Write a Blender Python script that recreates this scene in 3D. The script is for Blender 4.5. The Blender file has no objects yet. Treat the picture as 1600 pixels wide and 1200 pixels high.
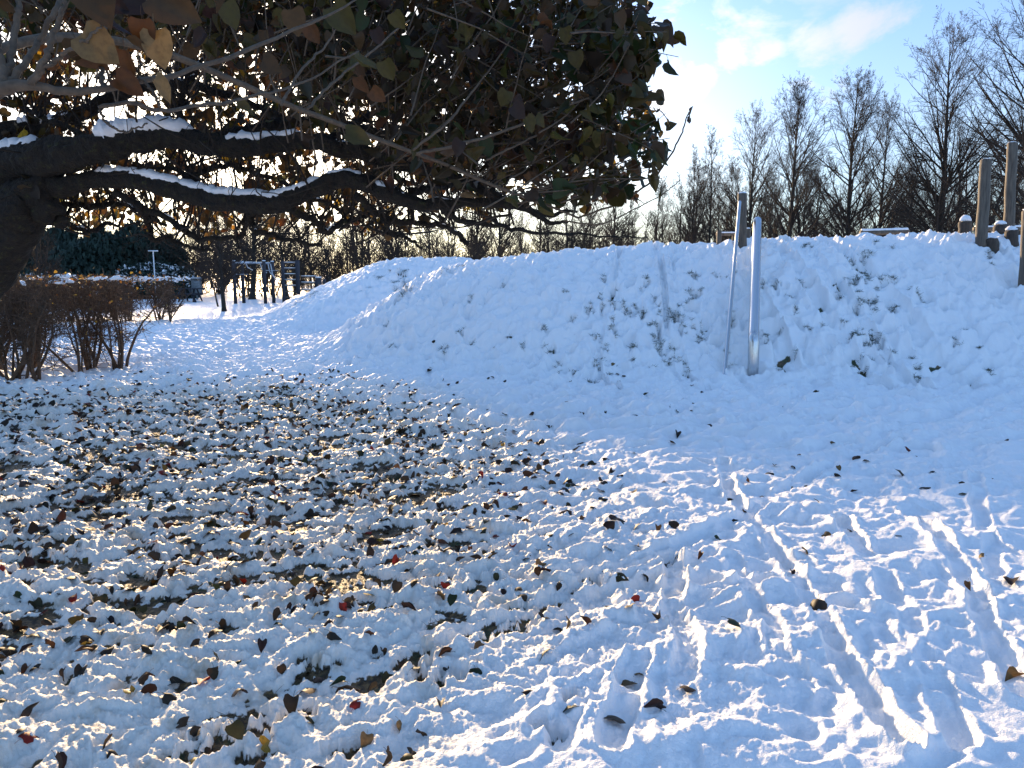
import bpy, math, random
import numpy as np
from mathutils import Vector
C = bpy.context.scene
RAD = math.radians
rng = np.random.default_rng(7)
random.seed(7)

# ------------------------------------------------------------------ camera
W0, F0, PITCH, CAMZ = 1600.0, 1200.0, RAD(8.2), 1.6
cam = bpy.data.cameras.new('camera'); camo = bpy.data.objects.new('camera', cam)
C.collection.objects.link(camo); C.camera = camo
camo.location = (0, 0, CAMZ); camo.rotation_euler = (RAD(90) - PITCH, 0, 0)
cam.sensor_width = 36; cam.lens = 36 * F0 / W0; cam.clip_start = 0.05; cam.clip_end = 2000
# ------------------------------------------------------------------ sun and sky
SUN_AZ, SUN_EL = RAD(-19.0), RAD(9.5)
SDIR = Vector((math.sin(SUN_AZ) * math.cos(SUN_EL), math.cos(SUN_AZ) * math.cos(SUN_EL), math.sin(SUN_EL)))
sl = bpy.data.lights.new('sun', 'SUN'); so = bpy.data.objects.new('sun', sl); C.collection.objects.link(so)
sl.energy = 4.2; sl.angle = RAD(1.6); sl.color = (1.0, 0.70, 0.38)
so.rotation_euler = SDIR.to_track_quat('Z', 'Y').to_euler(); so.location = (-6, 10, 12)
world = bpy.data.worlds.new("World"); C.world = world; world.use_nodes = True
C.view_settings.view_transform = 'Standard'; C.view_settings.look = 'None'
C.view_settings.exposure = 1.15; C.view_settings.gamma = 1.0
SKY_STRENGTH = 0.115


class NT:
    """small helper to write node trees"""
    def __init__(s, tree):
        s.t = tree; s.n = tree.nodes; s.l = tree.links

    def add(s, typ, ins=None, **props):
        n = s.n.new(typ)
        for k, v in props.items():
            setattr(n, k, v)
        for k, v in (ins or {}).items():
            sock = n.inputs[k]
            if isinstance(v, bpy.types.NodeSocket):
                s.l.new(v, sock)
            else:
                sock.default_value = v
        return n

    def math(s, op, a, b=0.0, c=0.0, clamp=False):
        return s.add('ShaderNodeMath', {0: a, 1: b, 2: c}, operation=op, use_clamp=clamp).outputs[0]

    def vmath(s, op, a, b=(0, 0, 0), scale=None):
        ins = {0: a, 1: b}
        n = s.add('ShaderNodeVectorMath', ins, operation=op)
        if scale is not None:
            if isinstance(scale, bpy.types.NodeSocket): s.l.new(scale, n.inputs['Scale'])
            else: n.inputs['Scale'].default_value = scale
        return n

    def noise(s, vec, scale, detail=4, rough=0.55, dist=0.0):
        return s.add('ShaderNodeTexNoise', {'Vector': vec, 'Scale': scale, 'Detail': detail, 'Roughness': rough,
                                            'Distortion': dist}).outputs['Fac']

    def ramp(s, fac, stops):
        n = s.add('ShaderNodeValToRGB', {'Fac': fac}); e = n.color_ramp.elements
        while len(e) > 1: e.remove(e[-1])
        e[0].position = stops[0][0]; e[0].color = stops[0][1]
        for p, c in stops[1:]:
            q = e.new(p); q.color = c
        return n.outputs['Color']

    def mix(s, fac, a, b, mode='MIX'):
        n = s.add('ShaderNodeMix', data_type='RGBA', blend_type=mode)
        for i, v in ((0, fac), (6, a), (7, b)):
            if isinstance(v, bpy.types.NodeSocket): s.l.new(v, n.inputs[i])
            else: n.inputs[i].default_value = v
        return n.outputs[2]

    def smooth(s, v, lo, hi):
        return s.add('ShaderNodeMapRange', {0: v, 1: lo, 2: hi}, interpolation_type='SMOOTHSTEP').outputs[0]


def c4(r, g, b): return (r, g, b, 1.0)
def sstep(v, lo, hi):
    t = np.clip((v - lo) / (hi - lo), 0, 1); return t * t * (3 - 2 * t)


SP, CP = math.sin(PITCH), math.cos(PITCH)
def ray(px, py):
    u = (np.asarray(px, float) - 800) / F0; v = (600 - np.asarray(py, float)) / F0
    return u, CP + v * SP, v * CP - SP
def PT(px, py, Y):
    """the world point seen at photo pixel px, py at forward distance Y"""
    u, b, c = ray(px, py); k = np.asarray(Y) / b
    return np.stack([u * k, b * k, CAMZ + c * k], -1)
def GP(px, py):
    u, b, c = ray(px, py); k = -CAMZ / c
    return np.stack([u * k, b * k], -1)

# world shader: Nishita sky plus thin cumulus
w = NT(world.node_tree); w.n.clear()
sky = w.add('ShaderNodeTexSky', sky_type='NISHITA', sun_disc=False, sun_elevation=SUN_EL, sun_rotation=SUN_AZ,
            air_density=1.0, dust_density=0.6, ozone_density=2.0, altitude=50)
dirv = w.add('ShaderNodeTexCoord').outputs['Generated']
sep = w.add('ShaderNodeSeparateXYZ', {0: dirv})
zc = w.math('ADD', w.math('MAXIMUM', sep.outputs[2], 0.0), 0.12)
flat = w.add('ShaderNodeCombineXYZ', {0: w.math('DIVIDE', sep.outputs[0], zc), 1: w.math('DIVIDE', sep.outputs[1], zc)}).outputs[0]
n_big = w.noise(w.vmath('MULTIPLY', dirv, (1, 1, 1.7)).outputs[0], 9.0, 7, 0.62, 0.35)
n_wisp = w.noise(flat, 1.6, 6, 0.6, 0.6)
blobs = None
for px, py, rad, amp in ((1195, 72, .060, 1.0), (1260, 62, .055, .95), (1150, 88, .045, .9), (1330, 45, .055, .8), (1385, 38, .05, .75),
                         (1082, 130, .06, .95), (1055, 150, .05, .9), (1470, 30, .04, .5), (1250, 140, .045, .6), (1290, 150, .05, .5),
                         (1120, 112, .04, .5), (1040, 30, .05, .4)):
    u, b, c = ray(px, py); d = Vector((float(u), float(b), float(c))).normalized()
    dd = w.vmath('SUBTRACT', dirv, tuple(d)).outputs[0]
    dd = w.vmath('MULTIPLY', dd, (1, 1, 1.5)).outputs[0]
    ln = w.vmath('LENGTH', dd).outputs['Value']
    g = w.math('MULTIPLY', w.smooth(ln, rad * 1.25, 0.0), amp)
    blobs = g if blobs is None else w.math('MAXIMUM', blobs, g)
puff = w.smooth(w.math('ADD', w.math('MULTIPLY', blobs, 0.85), w.math('MULTIPLY', w.math('SUBTRACT', n_big, 0.5), 2.4)), -0.02, 0.85)
wisp = w.math('MULTIPLY', w.smooth(n_wisp, 0.48, 0.72), 0.35)
low = w.math('MULTIPLY', w.smooth(sep.outputs[2], 0.45, 0.04), 0.42)
cf = w.math('MAXIMUM', w.math('MULTIPLY', puff, 0.75), w.math('MAXIMUM', wisp, low))
sc_ = w.vmath('SCALE', sky.outputs[0], scale=SKY_STRENGTH).outputs[0]
# the blue of a winter sky, a little deeper than the clear model's
blue = w.mix(1.0, sc_, c4(0.71, 0.945, 1.36), 'MULTIPLY')
# thin cloud lit from behind, brightest round the sun
sdist = w.vmath('LENGTH', w.vmath('SUBTRACT', dirv, tuple(SDIR)).outputs[0]).outputs['Value']
veil = w.math('MULTIPLY', w.smooth(sdist, 0.46, 0.02), w.math('ADD', 0.55, w.math('MULTIPLY', n_wisp, 0.7)))
ccol = w.mix(w.smooth(sdist, 0.75, 0.10), c4(0.43, 0.41, 0.39), c4(2.4, 2.0, 1.5))
cf = w.math('MAXIMUM', cf, veil, clamp=True)
col = w.mix(cf, blue, ccol)
# added patchy blue fill light in the unseen sky behind and above the viewer
back = w.math('MULTIPLY', w.smooth(w.math('SUBTRACT', sep.outputs[1], w.math('MULTIPLY', sep.outputs[2], .9)), 0.25, -0.45), w.smooth(n_wisp, .30, .60))
col = w.mix(w.math('MULTIPLY', back, .42), col, c4(.23, .42, .70))
bg = w.add('ShaderNodeBackground', {'Color': col, 'Strength': 1.0})
wo = w.add('ShaderNodeOutputWorld', {'Surface': bg.outputs[0]})

# ------------------------------------------------------------------ mesh helpers
def link(o): C.collection.objects.link(o); return o
def tag(o, label=None, cat=None, group=None, kind=None):
    if label: o['label'] = label
    if cat: o['category'] = cat
    if group: o['group'] = group
    if kind: o['kind'] = kind
    return o
def mesh_data(name, V, F, mats=(), smooth=True, attrs=None, mi=None):
    V = np.asarray(V, dtype=np.float32)
    F = [np.asarray(f, dtype=np.int32) for f in (F if isinstance(F, list) else [F]) if len(f)]
    me = bpy.data.meshes.new(name)
    me.vertices.add(len(V)); me.vertices.foreach_set('co', V.ravel())
    nl = sum(f.size for f in F); npoly = sum(len(f) for f in F)
    me.loops.add(nl); me.polygons.add(npoly)
    me.loops.foreach_set('vertex_index', np.concatenate([f.ravel() for f in F]))
    tot = np.concatenate([np.full(len(f), f.shape[1], np.int32) for f in F])
    start = np.concatenate([[0], np.cumsum(tot)[:-1]]).astype(np.int32)
    me.polygons.foreach_set('loop_start', start)
    me.polygons.foreach_set('loop_total', tot)
    me.polygons.foreach_set('use_smooth', np.full(npoly, smooth, bool))
    for m in (mats if isinstance(mats, (list, tuple)) else [mats]): me.materials.append(m)
    if mi is not None: me.polygons.foreach_set('material_index', np.asarray(mi, np.int32))
    for k, a in (attrs or {}).items():
        a = np.asarray(a, np.float32)
        if a.ndim == 1:
            at = me.attributes.new(k, 'FLOAT', 'POINT'); at.data.foreach_set('value', a)
        else:
            at = me.attributes.new(k, 'FLOAT_COLOR', 'POINT'); at.data.foreach_set('color', a.ravel())
    me.update(calc_edges=True)
    return me
def obj(name, V, F, mat, parent=None, loc=None, smooth=True, attrs=None):
    """one mesh object; V in world space, loc = its origin (a child takes its parent's)"""
    org = np.array(loc if loc is not None else (tuple(parent['_o']) if parent is not None else (0, 0, 0)), float)
    o = link(bpy.data.objects.new(name, mesh_data(name, np.asarray(V) - org, F, mat, smooth, attrs)))
    if parent is not None:
        o.parent = parent; o['_o'] = tuple(org)
    else:
        o.location = org; o['_o'] = tuple(org)
    return o
def thing(name, loc, label, cat, group=None, kind=None):
    o = link(bpy.data.objects.new(name, None)); o.empty_display_size = .2
    o.location = tuple(map(float, loc)); o['_o'] = tuple(map(float, loc)); return tag(o, label, cat, group, kind)
def copy_thing(root, loc, rz=0, sc=(1, 1, 1), label=None, cat=None, group=None):
    r = root.copy(); link(r); r.location = loc; r.rotation_euler = (0, 0, rz); r.scale = sc
    if label: r['label'] = label
    if group: r['group'] = group
    for ch in list(root.children):
        c = ch.copy(); link(c); c.parent = r
        for g in ch.children:
            d = g.copy(); link(d); d.parent = c
    return r
def nrm(a): return a / np.maximum(np.linalg.norm(a, axis=-1, keepdims=True), 1e-9)
def tubes(P, R, sides=5, caps=False, wob=0.0):
    """N tubes of K points: P (N,K,3), R (N,K)"""
    P = np.asarray(P, float); R = np.asarray(R, float)
    if P.ndim == 2: P = P[None]; R = R[None]
    N, K, _ = P.shape
    T = np.empty_like(P); T[:, 1:-1] = P[:, 2:] - P[:, :-2]; T[:, 0] = P[:, 1] - P[:, 0]; T[:, -1] = P[:, -1] - P[:, -2]
    T = nrm(T)
    ov = nrm(P[:, -1] - P[:, 0]); ref = np.where(np.abs(ov[:, 2:3]) > .75, np.array([[1., 0, 0]]), np.array([[0, 0, 1.]]))
    U = nrm(np.cross(T, ref[:, None, :])); Vv = np.cross(T, U)
    a = np.linspace(0, 2 * np.pi, sides, endpoint=False)
    rr = R[:, :, None] * np.ones(sides)
    if wob: rr = rr * (1 + wob * rng.normal(size=rr.shape))
    vs = P[:, :, None, :] + rr[..., None] * (np.cos(a)[None, None, :, None] * U[:, :, None, :] + np.sin(a)[None, None, :, None] * Vv[:, :, None, :])
    V = vs.reshape(-1, 3)
    n = np.arange(N)[:, None, None]; k = np.arange(K - 1)[None, :, None]; s = np.arange(sides)[None, None, :]
    b = (n * K + k) * sides; s2 = (s + 1) % sides
    Fq = np.stack([b + s, b + s2, b + sides + s2, b + sides + s], -1).reshape(-1, 4)
    Fs = [Fq]
    if caps:
        e0 = (np.arange(N)[:, None] * K) * sides + np.arange(sides)[::-1][None]
        e1 = (np.arange(N)[:, None] * K + K - 1) * sides + np.arange(sides)[None]
        Fs += [e0, e1]
    return V, Fs
def join(parts):
    """concatenate (V, [F..]) pieces"""
    Vs, Fs, off = [], {}, 0
    for V, F in parts:
        for f in (F if isinstance(F, list) else [F]):
            f = np.asarray(f)
            if len(f): Fs.setdefault(f.shape[1], []).append(f + off)
        Vs.append(V); off += len(V)
    return np.concatenate(Vs), [np.concatenate(v) for v in Fs.values()]
def smooth_poly(pts, n):
    """Catmull-Rom through the rows of pts, n samples"""
    pts = np.asarray(pts, float); m = len(pts)
    e = np.vstack([2 * pts[0] - pts[1], pts, 2 * pts[-1] - pts[-2]])
    t = np.linspace(0, m - 1 - 1e-6, n); i = t.astype(int); f = (t - i)[:, None]
    p0, p1, p2, p3 = e[i], e[i + 1], e[i + 2], e[i + 3]
    return .5 * (2 * p1 + (p2 - p0) * f + (2 * p0 - 5 * p1 + 4 * p2 - p3) * f ** 2 + (3 * p1 - p0 - 3 * p2 + p3) * f ** 3)
def box(cx, cy, cz, sx, sy, sz, rz=0.0, bev=0.0):
    """a box with chamfered edges, centre and full sizes"""
    h = np.array([sx, sy, sz]) / 2; b = min(bev or min(h) * .12, min(h) * .45)
    V = []; key = {}
    for i in (-1, 1):
        for j in (-1, 1):
            for k in (-1, 1):
                s = np.array([i, j, k])
                for ax in range(3):
                    p = s * (h - b); p[ax] = s[ax] * h[ax]; key[(i, j, k, ax)] = len(V); V.append(p)
    q, t = [], []
    for ax in range(3):
        o1, o2 = [(1, 2), (0, 2), (0, 1)][ax]
        for sgn in (-1, 1):
            f = []
            for a, c in ((-1, -1), (1, -1), (1, 1), (-1, 1)):
                s = [0, 0, 0]; s[ax] = sgn; s[o1] = a; s[o2] = c; f.append(key[(*s, ax)])
            q.append(f if (sgn > 0) ^ (ax == 1) else f[::-1])
    for ax in range(3):
        o1, o2 = [(1, 2), (0, 2), (0, 1)][ax]
        for a in (-1, 1):
            for c in (-1, 1):
                def kk(v, who):
                    s = [0, 0, 0]; s[ax] = v; s[o1] = a; s[o2] = c; return key[(*s, who)]
                q.append([kk(-1, o1), kk(1, o1), kk(1, o2), kk(-1, o2)])
    for i in (-1, 1):
        for j in (-1, 1):
            for k in (-1, 1):
                t.append([key[(i, j, k, a)] for a in range(3)])
    V = np.array(V); c, s = math.cos(rz), math.sin(rz)
    V = np.stack([V[:, 0] * c - V[:, 1] * s, V[:, 0] * s + V[:, 1] * c, V[:, 2]], 1) + np.array([cx, cy, cz])
    return V, [np.array(q), np.array(t)]

# ------------------------------------------------------------------ noise
_perm = np.random.default_rng(3).permutation(4096).astype(np.int64)
_ga = np.random.default_rng(4).random(4096) * 2 * np.pi
_gx, _gy = np.cos(_ga), np.sin(_ga)
def perlin(x, y, seed=0):
    x = np.asarray(x, float) + seed * 17.31; y = np.asarray(y, float) - seed * 9.17
    xi = np.floor(x).astype(np.int64); yi = np.floor(y).astype(np.int64)
    fx = x - xi; fy = y - yi
    ux = fx * fx * fx * (fx * (fx * 6 - 15) + 10); uy = fy * fy * fy * (fy * (fy * 6 - 15) + 10)
    def g(a, b, dx, dy):
        h = _perm[(_perm[a & 4095] + b) & 4095]; return _gx[h] * dx + _gy[h] * dy
    n00 = g(xi, yi, fx, fy); n10 = g(xi + 1, yi, fx - 1, fy); n01 = g(xi, yi + 1, fx, fy - 1); n11 = g(xi + 1, yi + 1, fx - 1, fy - 1)
    a = n00 + ux * (n10 - n00); b = n01 + ux * (n11 - n01)
    return 1.5 * (a + uy * (b - a))
def smin(a, b, k):
    h = np.clip(.5 + .5 * (b - a) / k, 0, 1); return b + (a - b) * h - k * h * (1 - h)

# ------------------------------------------------------------------ terrain
def hill_main(x, y):
    yt = np.interp(x, [-6, -3.4, -2, 0, 3.5, 8, 14, 40], [15, 13.4, 12.2, 11.3, 10.9, 10.0, 9.5, 9.5])
    top = np.interp(x, [-1, 0, 1.2, 2.4, 4.4, 7.2, 9.7, 20], [1.95, 2.0, 2.10, 2.2, 2.27, 2.42, 2.42, 2.42])
    top = top - .30 + .05 * perlin(x * .6, y * .6, 31)
    f = (y - yt) * .62
    h = smin(f, top, .75)
    h = smin(h, (x + 3.75 - .1 * (13.5 - y)) * .60, .5)
    h = smin(h, (20.5 - y) * .6, .5)
    return -smin(-h, 0 * h, .45)
def hill_back(x, y):
    f = (y - 20.2 - .2 * (x + 5)) * .52
    h = smin(f, 1.96 + .05 * perlin(x * .5, y * .5, 33), .6)
    h = smin(h, (x + 8.2 - (25.6 - y) * .38) * .50, .5)
    h = smin(h, (30 - y) * .5, .5); h = smin(h, (3 - x) * .5, .5)
    return -smin(-h, 0 * h, .35)
# plan raster of footprints, sledge tracks and worn patches
RX0, RX1, RY0, RY1, RS = -10.0, 13.0, 0.4, 28.0, 0.0125
NX, NY = int((RX1 - RX0) / RS), int((RY1 - RY0) / RS)
FOOT = np.zeros((NY, NX), np.float32); MELT = np.zeros((NY, NX), np.float32)
def stamp(grid, x, y, rx, ry, ang, fn, mode='add'):
    R = max(rx, ry) * 2.2
    i0, i1 = int((x - R - RX0) / RS), int((x + R - RX0) / RS) + 1
    j0, j1 = int((y - R - RY0) / RS), int((y + R - RY0) / RS) + 1
    i0, j0 = max(i0, 0), max(j0, 0); i1, j1 = min(i1, NX), min(j1, NY)
    if i1 <= i0 or j1 <= j0: return
    X = RX0 + (np.arange(i0, i1) + .5) * RS - x; Y = RY0 + (np.arange(j0, j1) + .5) * RS - y
    X, Y = np.meshgrid(X, Y); c, s = math.cos(ang), math.sin(ang)
    q = np.sqrt(((X * c + Y * s) / rx) ** 2 + ((-X * s + Y * c) / ry) ** 2)
    v = fn(q); g = grid[j0:j1, i0:i1]
    if mode == 'add': g += v
    elif mode == 'min': np.minimum(g, v, out=g)
    else: np.maximum(g, v, out=g)
def print_profile(depth, rim):
    return lambda q: -depth * (1 - sstep(q, .55, 1.1)) + rim * np.exp(-((q - 1.35) / .28) ** 2)
# shoe prints: random walkers crossing the slope foot and the open snow
for t in range(46):
    x, y = rng.uniform(-7, 10), rng.uniform(2.0, 14); a = rng.choice([rng.normal(.1, .35), rng.normal(1.5, .5), rng.uniform(0, 3.1)])
    for k in range(rng.integers(6, 22)):
        a += rng.normal(0, .10); x += math.cos(a) * .62; y += math.sin(a) * .62; s = (-1) ** k * .09
        if y < 1.6: continue
        stamp(FOOT, x - math.sin(a) * s, y + math.cos(a) * s, .15 * rng.uniform(.85, 1.1), .062 * rng.uniform(.9, 1.3), a + rng.normal(0, .15),
              print_profile(rng.uniform(.024, .052), rng.uniform(.006, .016)))
for t in range(1500):
    x, y = rng.uniform(-8, 11), rng.uniform(1.6, 15)
    stamp(FOOT, x, y, rng.uniform(.05, .2), rng.uniform(.04, .09), rng.uniform(0, 3.1), print_profile(rng.uniform(.008, .028), rng.uniform(.0, .010)))
for t in range(420):
    x, y = rng.uniform(-9, 0), rng.uniform(19, 26)
    stamp(FOOT, x, y, rng.uniform(.08, .25), rng.uniform(.06, .12), rng.uniform(0, 3.1), print_profile(rng.uniform(.015, .05), .01))
for t in range(700):    # climbing steps kicked into the face of the main mound
    x = rng.uniform(-3.2, 11); y = float(np.interp(x, [-3.4, -2, 0, 3.5, 8, 14], [13.4, 12.2, 11.3, 10.9, 10.0, 9.5])) + rng.uniform(-.3, 4.2)
    stamp(FOOT, x, y, rng.uniform(.05, .12), rng.uniform(.06, .16), rng.normal(0, .6), print_profile(rng.uniform(.010, .034), rng.uniform(.003, .012)))
TR = np.zeros_like(FOOT)
def track(pts, wdt, depth, rim, hilly=False):
    p = smooth_poly(np.array(pts), 260); sd = rng.uniform(0, 90); q_ = np.linspace(0, 1, 260) * 9
    if not hilly: p = p + .035 * np.stack([perlin(q_, q_ * 0 + sd, 44), perlin(q_, q_ * 0 + sd, 45)], 1)
    L = np.concatenate([[0], np.cumsum(np.linalg.norm(np.diff(p, axis=0), axis=1))])
    tt = np.arange(0, L[-1], .02); xs = np.interp(tt, L, p[:, 0]); ys = np.interp(tt, L, p[:, 1])
    sub = np.zeros_like(FOOT)
    jit = np.clip(.45 + .9 * perlin(tt * 1.3, tt * 0 + sd, 46) + .3 * perlin(tt * 5, tt * 0 + sd, 47), 0, 1)
    for x, y, j in zip(xs, ys, jit):
        stamp(TR, x, y, wdt, wdt, 0, lambda q: -depth * (.1 + .8 * j) * (1 - sstep(q, .6, 1.05)), 'min')
    sub = None
    for x, y, j in zip(xs[::2], ys[::2], jit[::2]):
        stamp(RIM, x, y, wdt, wdt, 0, lambda q: rim * (.1 + .9 * j) * (1 - sstep(q, 1.0, 1.9)), 'max')
RIM = np.zeros_like(FOOT)
G = lambda *pp: [tuple(GP(a, b)) for a, b in pp]
# sledge runners and ruts seen in the photo (plan lines)
track(G((1400, 1195), (1330, 1080), (1265, 960), (1215, 880), (1150, 800), (1130, 740)), .055, .055, .03)
track(G((1290, 1195), (1240, 1080), (1180, 960), (1140, 890)), .05, .035, .02)
track(G((1060, 1195), (1075, 1060), (1055, 940), (1040, 870)), .06, .05, .035)
track(G((960, 1195), (990, 1080), (1010, 1010), (1015, 930)), .06, .05, .02)
track(G((300, 1190), (420, 1135), (560, 1075), (740, 1000), (900, 930), (1030, 880), (1150, 830), (1290, 745), (1400, 700)), .055, .05, .02)
track(G((760, 990), (880, 950), (1000, 925), (1130, 880)), .05, .04, .02)
track(G((1590, 1120), (1540, 1000), (1480, 880), (1420, 820)), .055, .045, .028)
track(G((1500, 1190), (1450, 1080), (1395, 960), (1360, 900), (1310, 830)), .06, .05, .03)
track(G((700, 1190), (790, 1110), (860, 1060), (960, 1010)), .06, .035, .02)
track(G((880, 1190), (900, 1100), (960, 1030), (1080, 960), (1200, 930)), .06, .03, .02)
track(G((1600, 900), (1500, 850), (1380, 800), (1200, 760), (1000, 720)), .07, .03, .012)
track(G((1520, 760), (1540, 850), (1560, 950)), .05, .035, .02)
track(G((200, 640), (400, 605), (600, 640), (900, 650), (1200, 640), (1500, 650)), .08, .025, .01)
track(G((230, 600), (360, 560), (520, 530), (560, 520)), .10, .03, .01)
# runs straight down the main mound: (x at foot, x at crest)
for xa, xb, wd, dp in ((4.9, 4.75, .16, .035), (5.35, 5.2, .10, .03), (5.95, 5.7, .22, .04), (2.35, 2.75, .06, .03), (2.55, 2.95, .05, .03),
                       (7.4, 7.1, .3, .035), (1.3, 2.1, .05, .025), (4.0, 3.95, .2, .03), (8.2, 8.0, .15, .02)):
    track([(xa + .1, 9.9), (xa, 10.5), (xa, 11.5), ((xa + xb) / 2, 13), (xb, 15)], wd * .8, dp * 1.9, .03, True)
# combed runs on the left flank of both mounds
for k in range(6):
    o = k * .22
    track([(-9.6 + o * .2, 23.6 - o), (-8.2 + o * .3, 23.4 - o), (-6.8 + o * .4, 23.9 - o), (-5.0 + o * .5, 24.6 - o)], .06, .05, .02)
    track([(-5.2 + o * 1.2, 12.6 - o * .25), (-3.4 + o * 1.1, 12.7 - o * .2), (-1.8 + o, 12.9 - o * .2), (-.4 + o, 13.6 - o * .2)], .06, .028, .008)
FOOT += TR + np.where(TR < -.004, 0, RIM)
# bare patches on the mounds and in the ruts: photo px, py -> hill surface handled in plan
def hit(px, py):
    u, b, c = ray(px, py); ys = np.linspace(2, 40, 4000); k = ys / b
    z = CAMZ + c * k; h = np.maximum(hill_main(u * k, ys), hill_back(u * k, ys))
    i = int(np.argmax(z < h)); return float(u * k[i]), float(ys[i])
PATCH = [(1086, 447, .10, .10), (1088, 478, .09, .08), (1073, 500, .06, .05), (1053, 508, .05, .04), (1340, 425, .08, .03), (1352, 420, .06, .05), (1365, 440, .10, .05),
         (1345, 460, .07, .05), (1358, 490, .07, .05), (1340, 495, .05, .04), (1392, 494, .07, .05), (1365, 488, .06, .04), (1255, 457, .06, .05),
         (1308, 482, .04, .04), (1200, 553, .06, .06), (1362, 540, .06, .04), (1373, 548, .05, .05), (1355, 572, .05, .03), (1384, 400, .05, .02),
         (1025, 535, .08, .05), (1000, 508, .06, .05), (980, 500, .05, .03), (1060, 512, .08, .04), (1030, 560, .06, .03), (955, 530, .05, .04),
         (900, 597, .05, .03), (620, 553, .06, .03), (700, 558, .05, .02), (1095, 545, .06, .05), (1060, 575, .05, .03), (1210, 460, .05, .05),
         (1232, 478, .06, .03), (1330, 418, .05, .03), (1260, 400, .06, .02), (1433, 478, .05, .02), (860, 560, .05, .03), (1010, 460, .05, .03),
         (635, 432, .22, .10), (632, 446, .20, .14), (630, 462, .18, .16), (628, 478, .14, .10), (700, 440, .14, .06), (480, 468, .22, .08), (470, 480, .25, .06),
         (1540, 592, .05, .03), (1440, 606, .07, .02), (1430, 590, .05, .02), (1545, 415, .06, .02), (940, 585, .05, .03), (925, 605, .05, .02)]
TUFTS = []
PATCH += [(rng.normal(1030, 70), rng.uniform(440, 590), .035, .02) for _ in range(34)] + [(rng.normal(1355, 24), rng.uniform(395, 590), .035, .02) for _ in range(22)] + \
         [(rng.uniform(600, 1580), rng.uniform(430, 600), .03, .012) for _ in range(46)]
for px, py, rx, ry in PATCH:
    x, y = hit(px, py); TUFTS.append((x, y, rx))
    for q in range(3):
        stamp(MELT, x + rng.normal(0, rx * .6), y + rng.normal(0, ry * .9), rx * rng.uniform(.3, .6), ry * rng.uniform(.5, 1.1), rng.normal(0, .5), lambda q: 1.0 * (1 - sstep(q, .1, 1.7)), 'max')
for (px, py, rx) in ((330, 1165, .16), (410, 1135, .16), (370, 1150, .12), (470, 1120, .08), (640, 1070, .14), (700, 1060, .12), (660, 1040, .1), (490, 1050, .12), (480, 965, .1), (540, 930, .14), (660, 930, .1),
                     (230, 910, .16), (250, 850, .2), (420, 870, .2), (300, 780, .3), (170, 720, .3), (100, 880, .12), (740, 930, .08), (760, 870, .1), (620, 780, .16),
                     (800, 985, .13), (860, 960, .1), (1050, 890, .07), (930, 920, .1), (900, 930, .07), (540, 1180, .08), (860, 1160, .07), (350, 920, .15), (160, 1020, .07), (850, 850, .08), (1000, 850, .05),
                     (60, 880, .15), (480, 830, .15), (560, 860, .15), (700, 800, .12), (210, 950, .1), (620, 960, .08), (890, 1110, .06), (790, 1000, .12)):
    x, y = GP(px, py)
    for q in range(4):
        rx = min(rx, .13)
        stamp(MELT, x + rng.normal(0, rx * .5), y + rng.normal(0, rx * .3), rx * rng.uniform(.3, .7), rx * .35 * rng.uniform(.5, 1), rng.normal(.5, .4), lambda q: .9 * (1 - sstep(q, .1, 1.9)), 'max')
for px, py in ((1176, 592), (1131, 603)):    # snow drifted round the feet of the steel tubes
    x, y = hit(px, py)
    for q in range(7): stamp(FOOT, x + rng.normal(0, .13), y + rng.normal(-.03, .12), rng.uniform(.05, .12), rng.uniform(.05, .09), rng.uniform(0, 3), lambda q: .022 * (1 - sstep(q, .1, 1.3)))
def samp(grid, x, y):
    fx = (x - RX0) / RS - .5; fy = (y - RY0) / RS - .5
    ok = (fx >= 1) & (fx < NX - 2) & (fy >= 1) & (fy < NY - 2)
    fx = np.where(ok, fx, 1); fy = np.where(ok, fy, 1)
    i = fx.astype(int); j = fy.astype(int); a = fx - i; b = fy - j
    v = grid[j, i] * (1 - a) * (1 - b) + grid[j, i + 1] * a * (1 - b) + grid[j + 1, i] * (1 - a) * b + grid[j + 1, i + 1] * a * b
    return np.where(ok, v, 0)
def under_tree(x, y):
    q = np.sqrt(((x + 4.3) / 5.0) ** 2 + ((y - 5.2) / 6.2) ** 2) + .10 * perlin(x * .9, y * .9, 5)
    return 1 - sstep(q, .72, 1.12)
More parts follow.
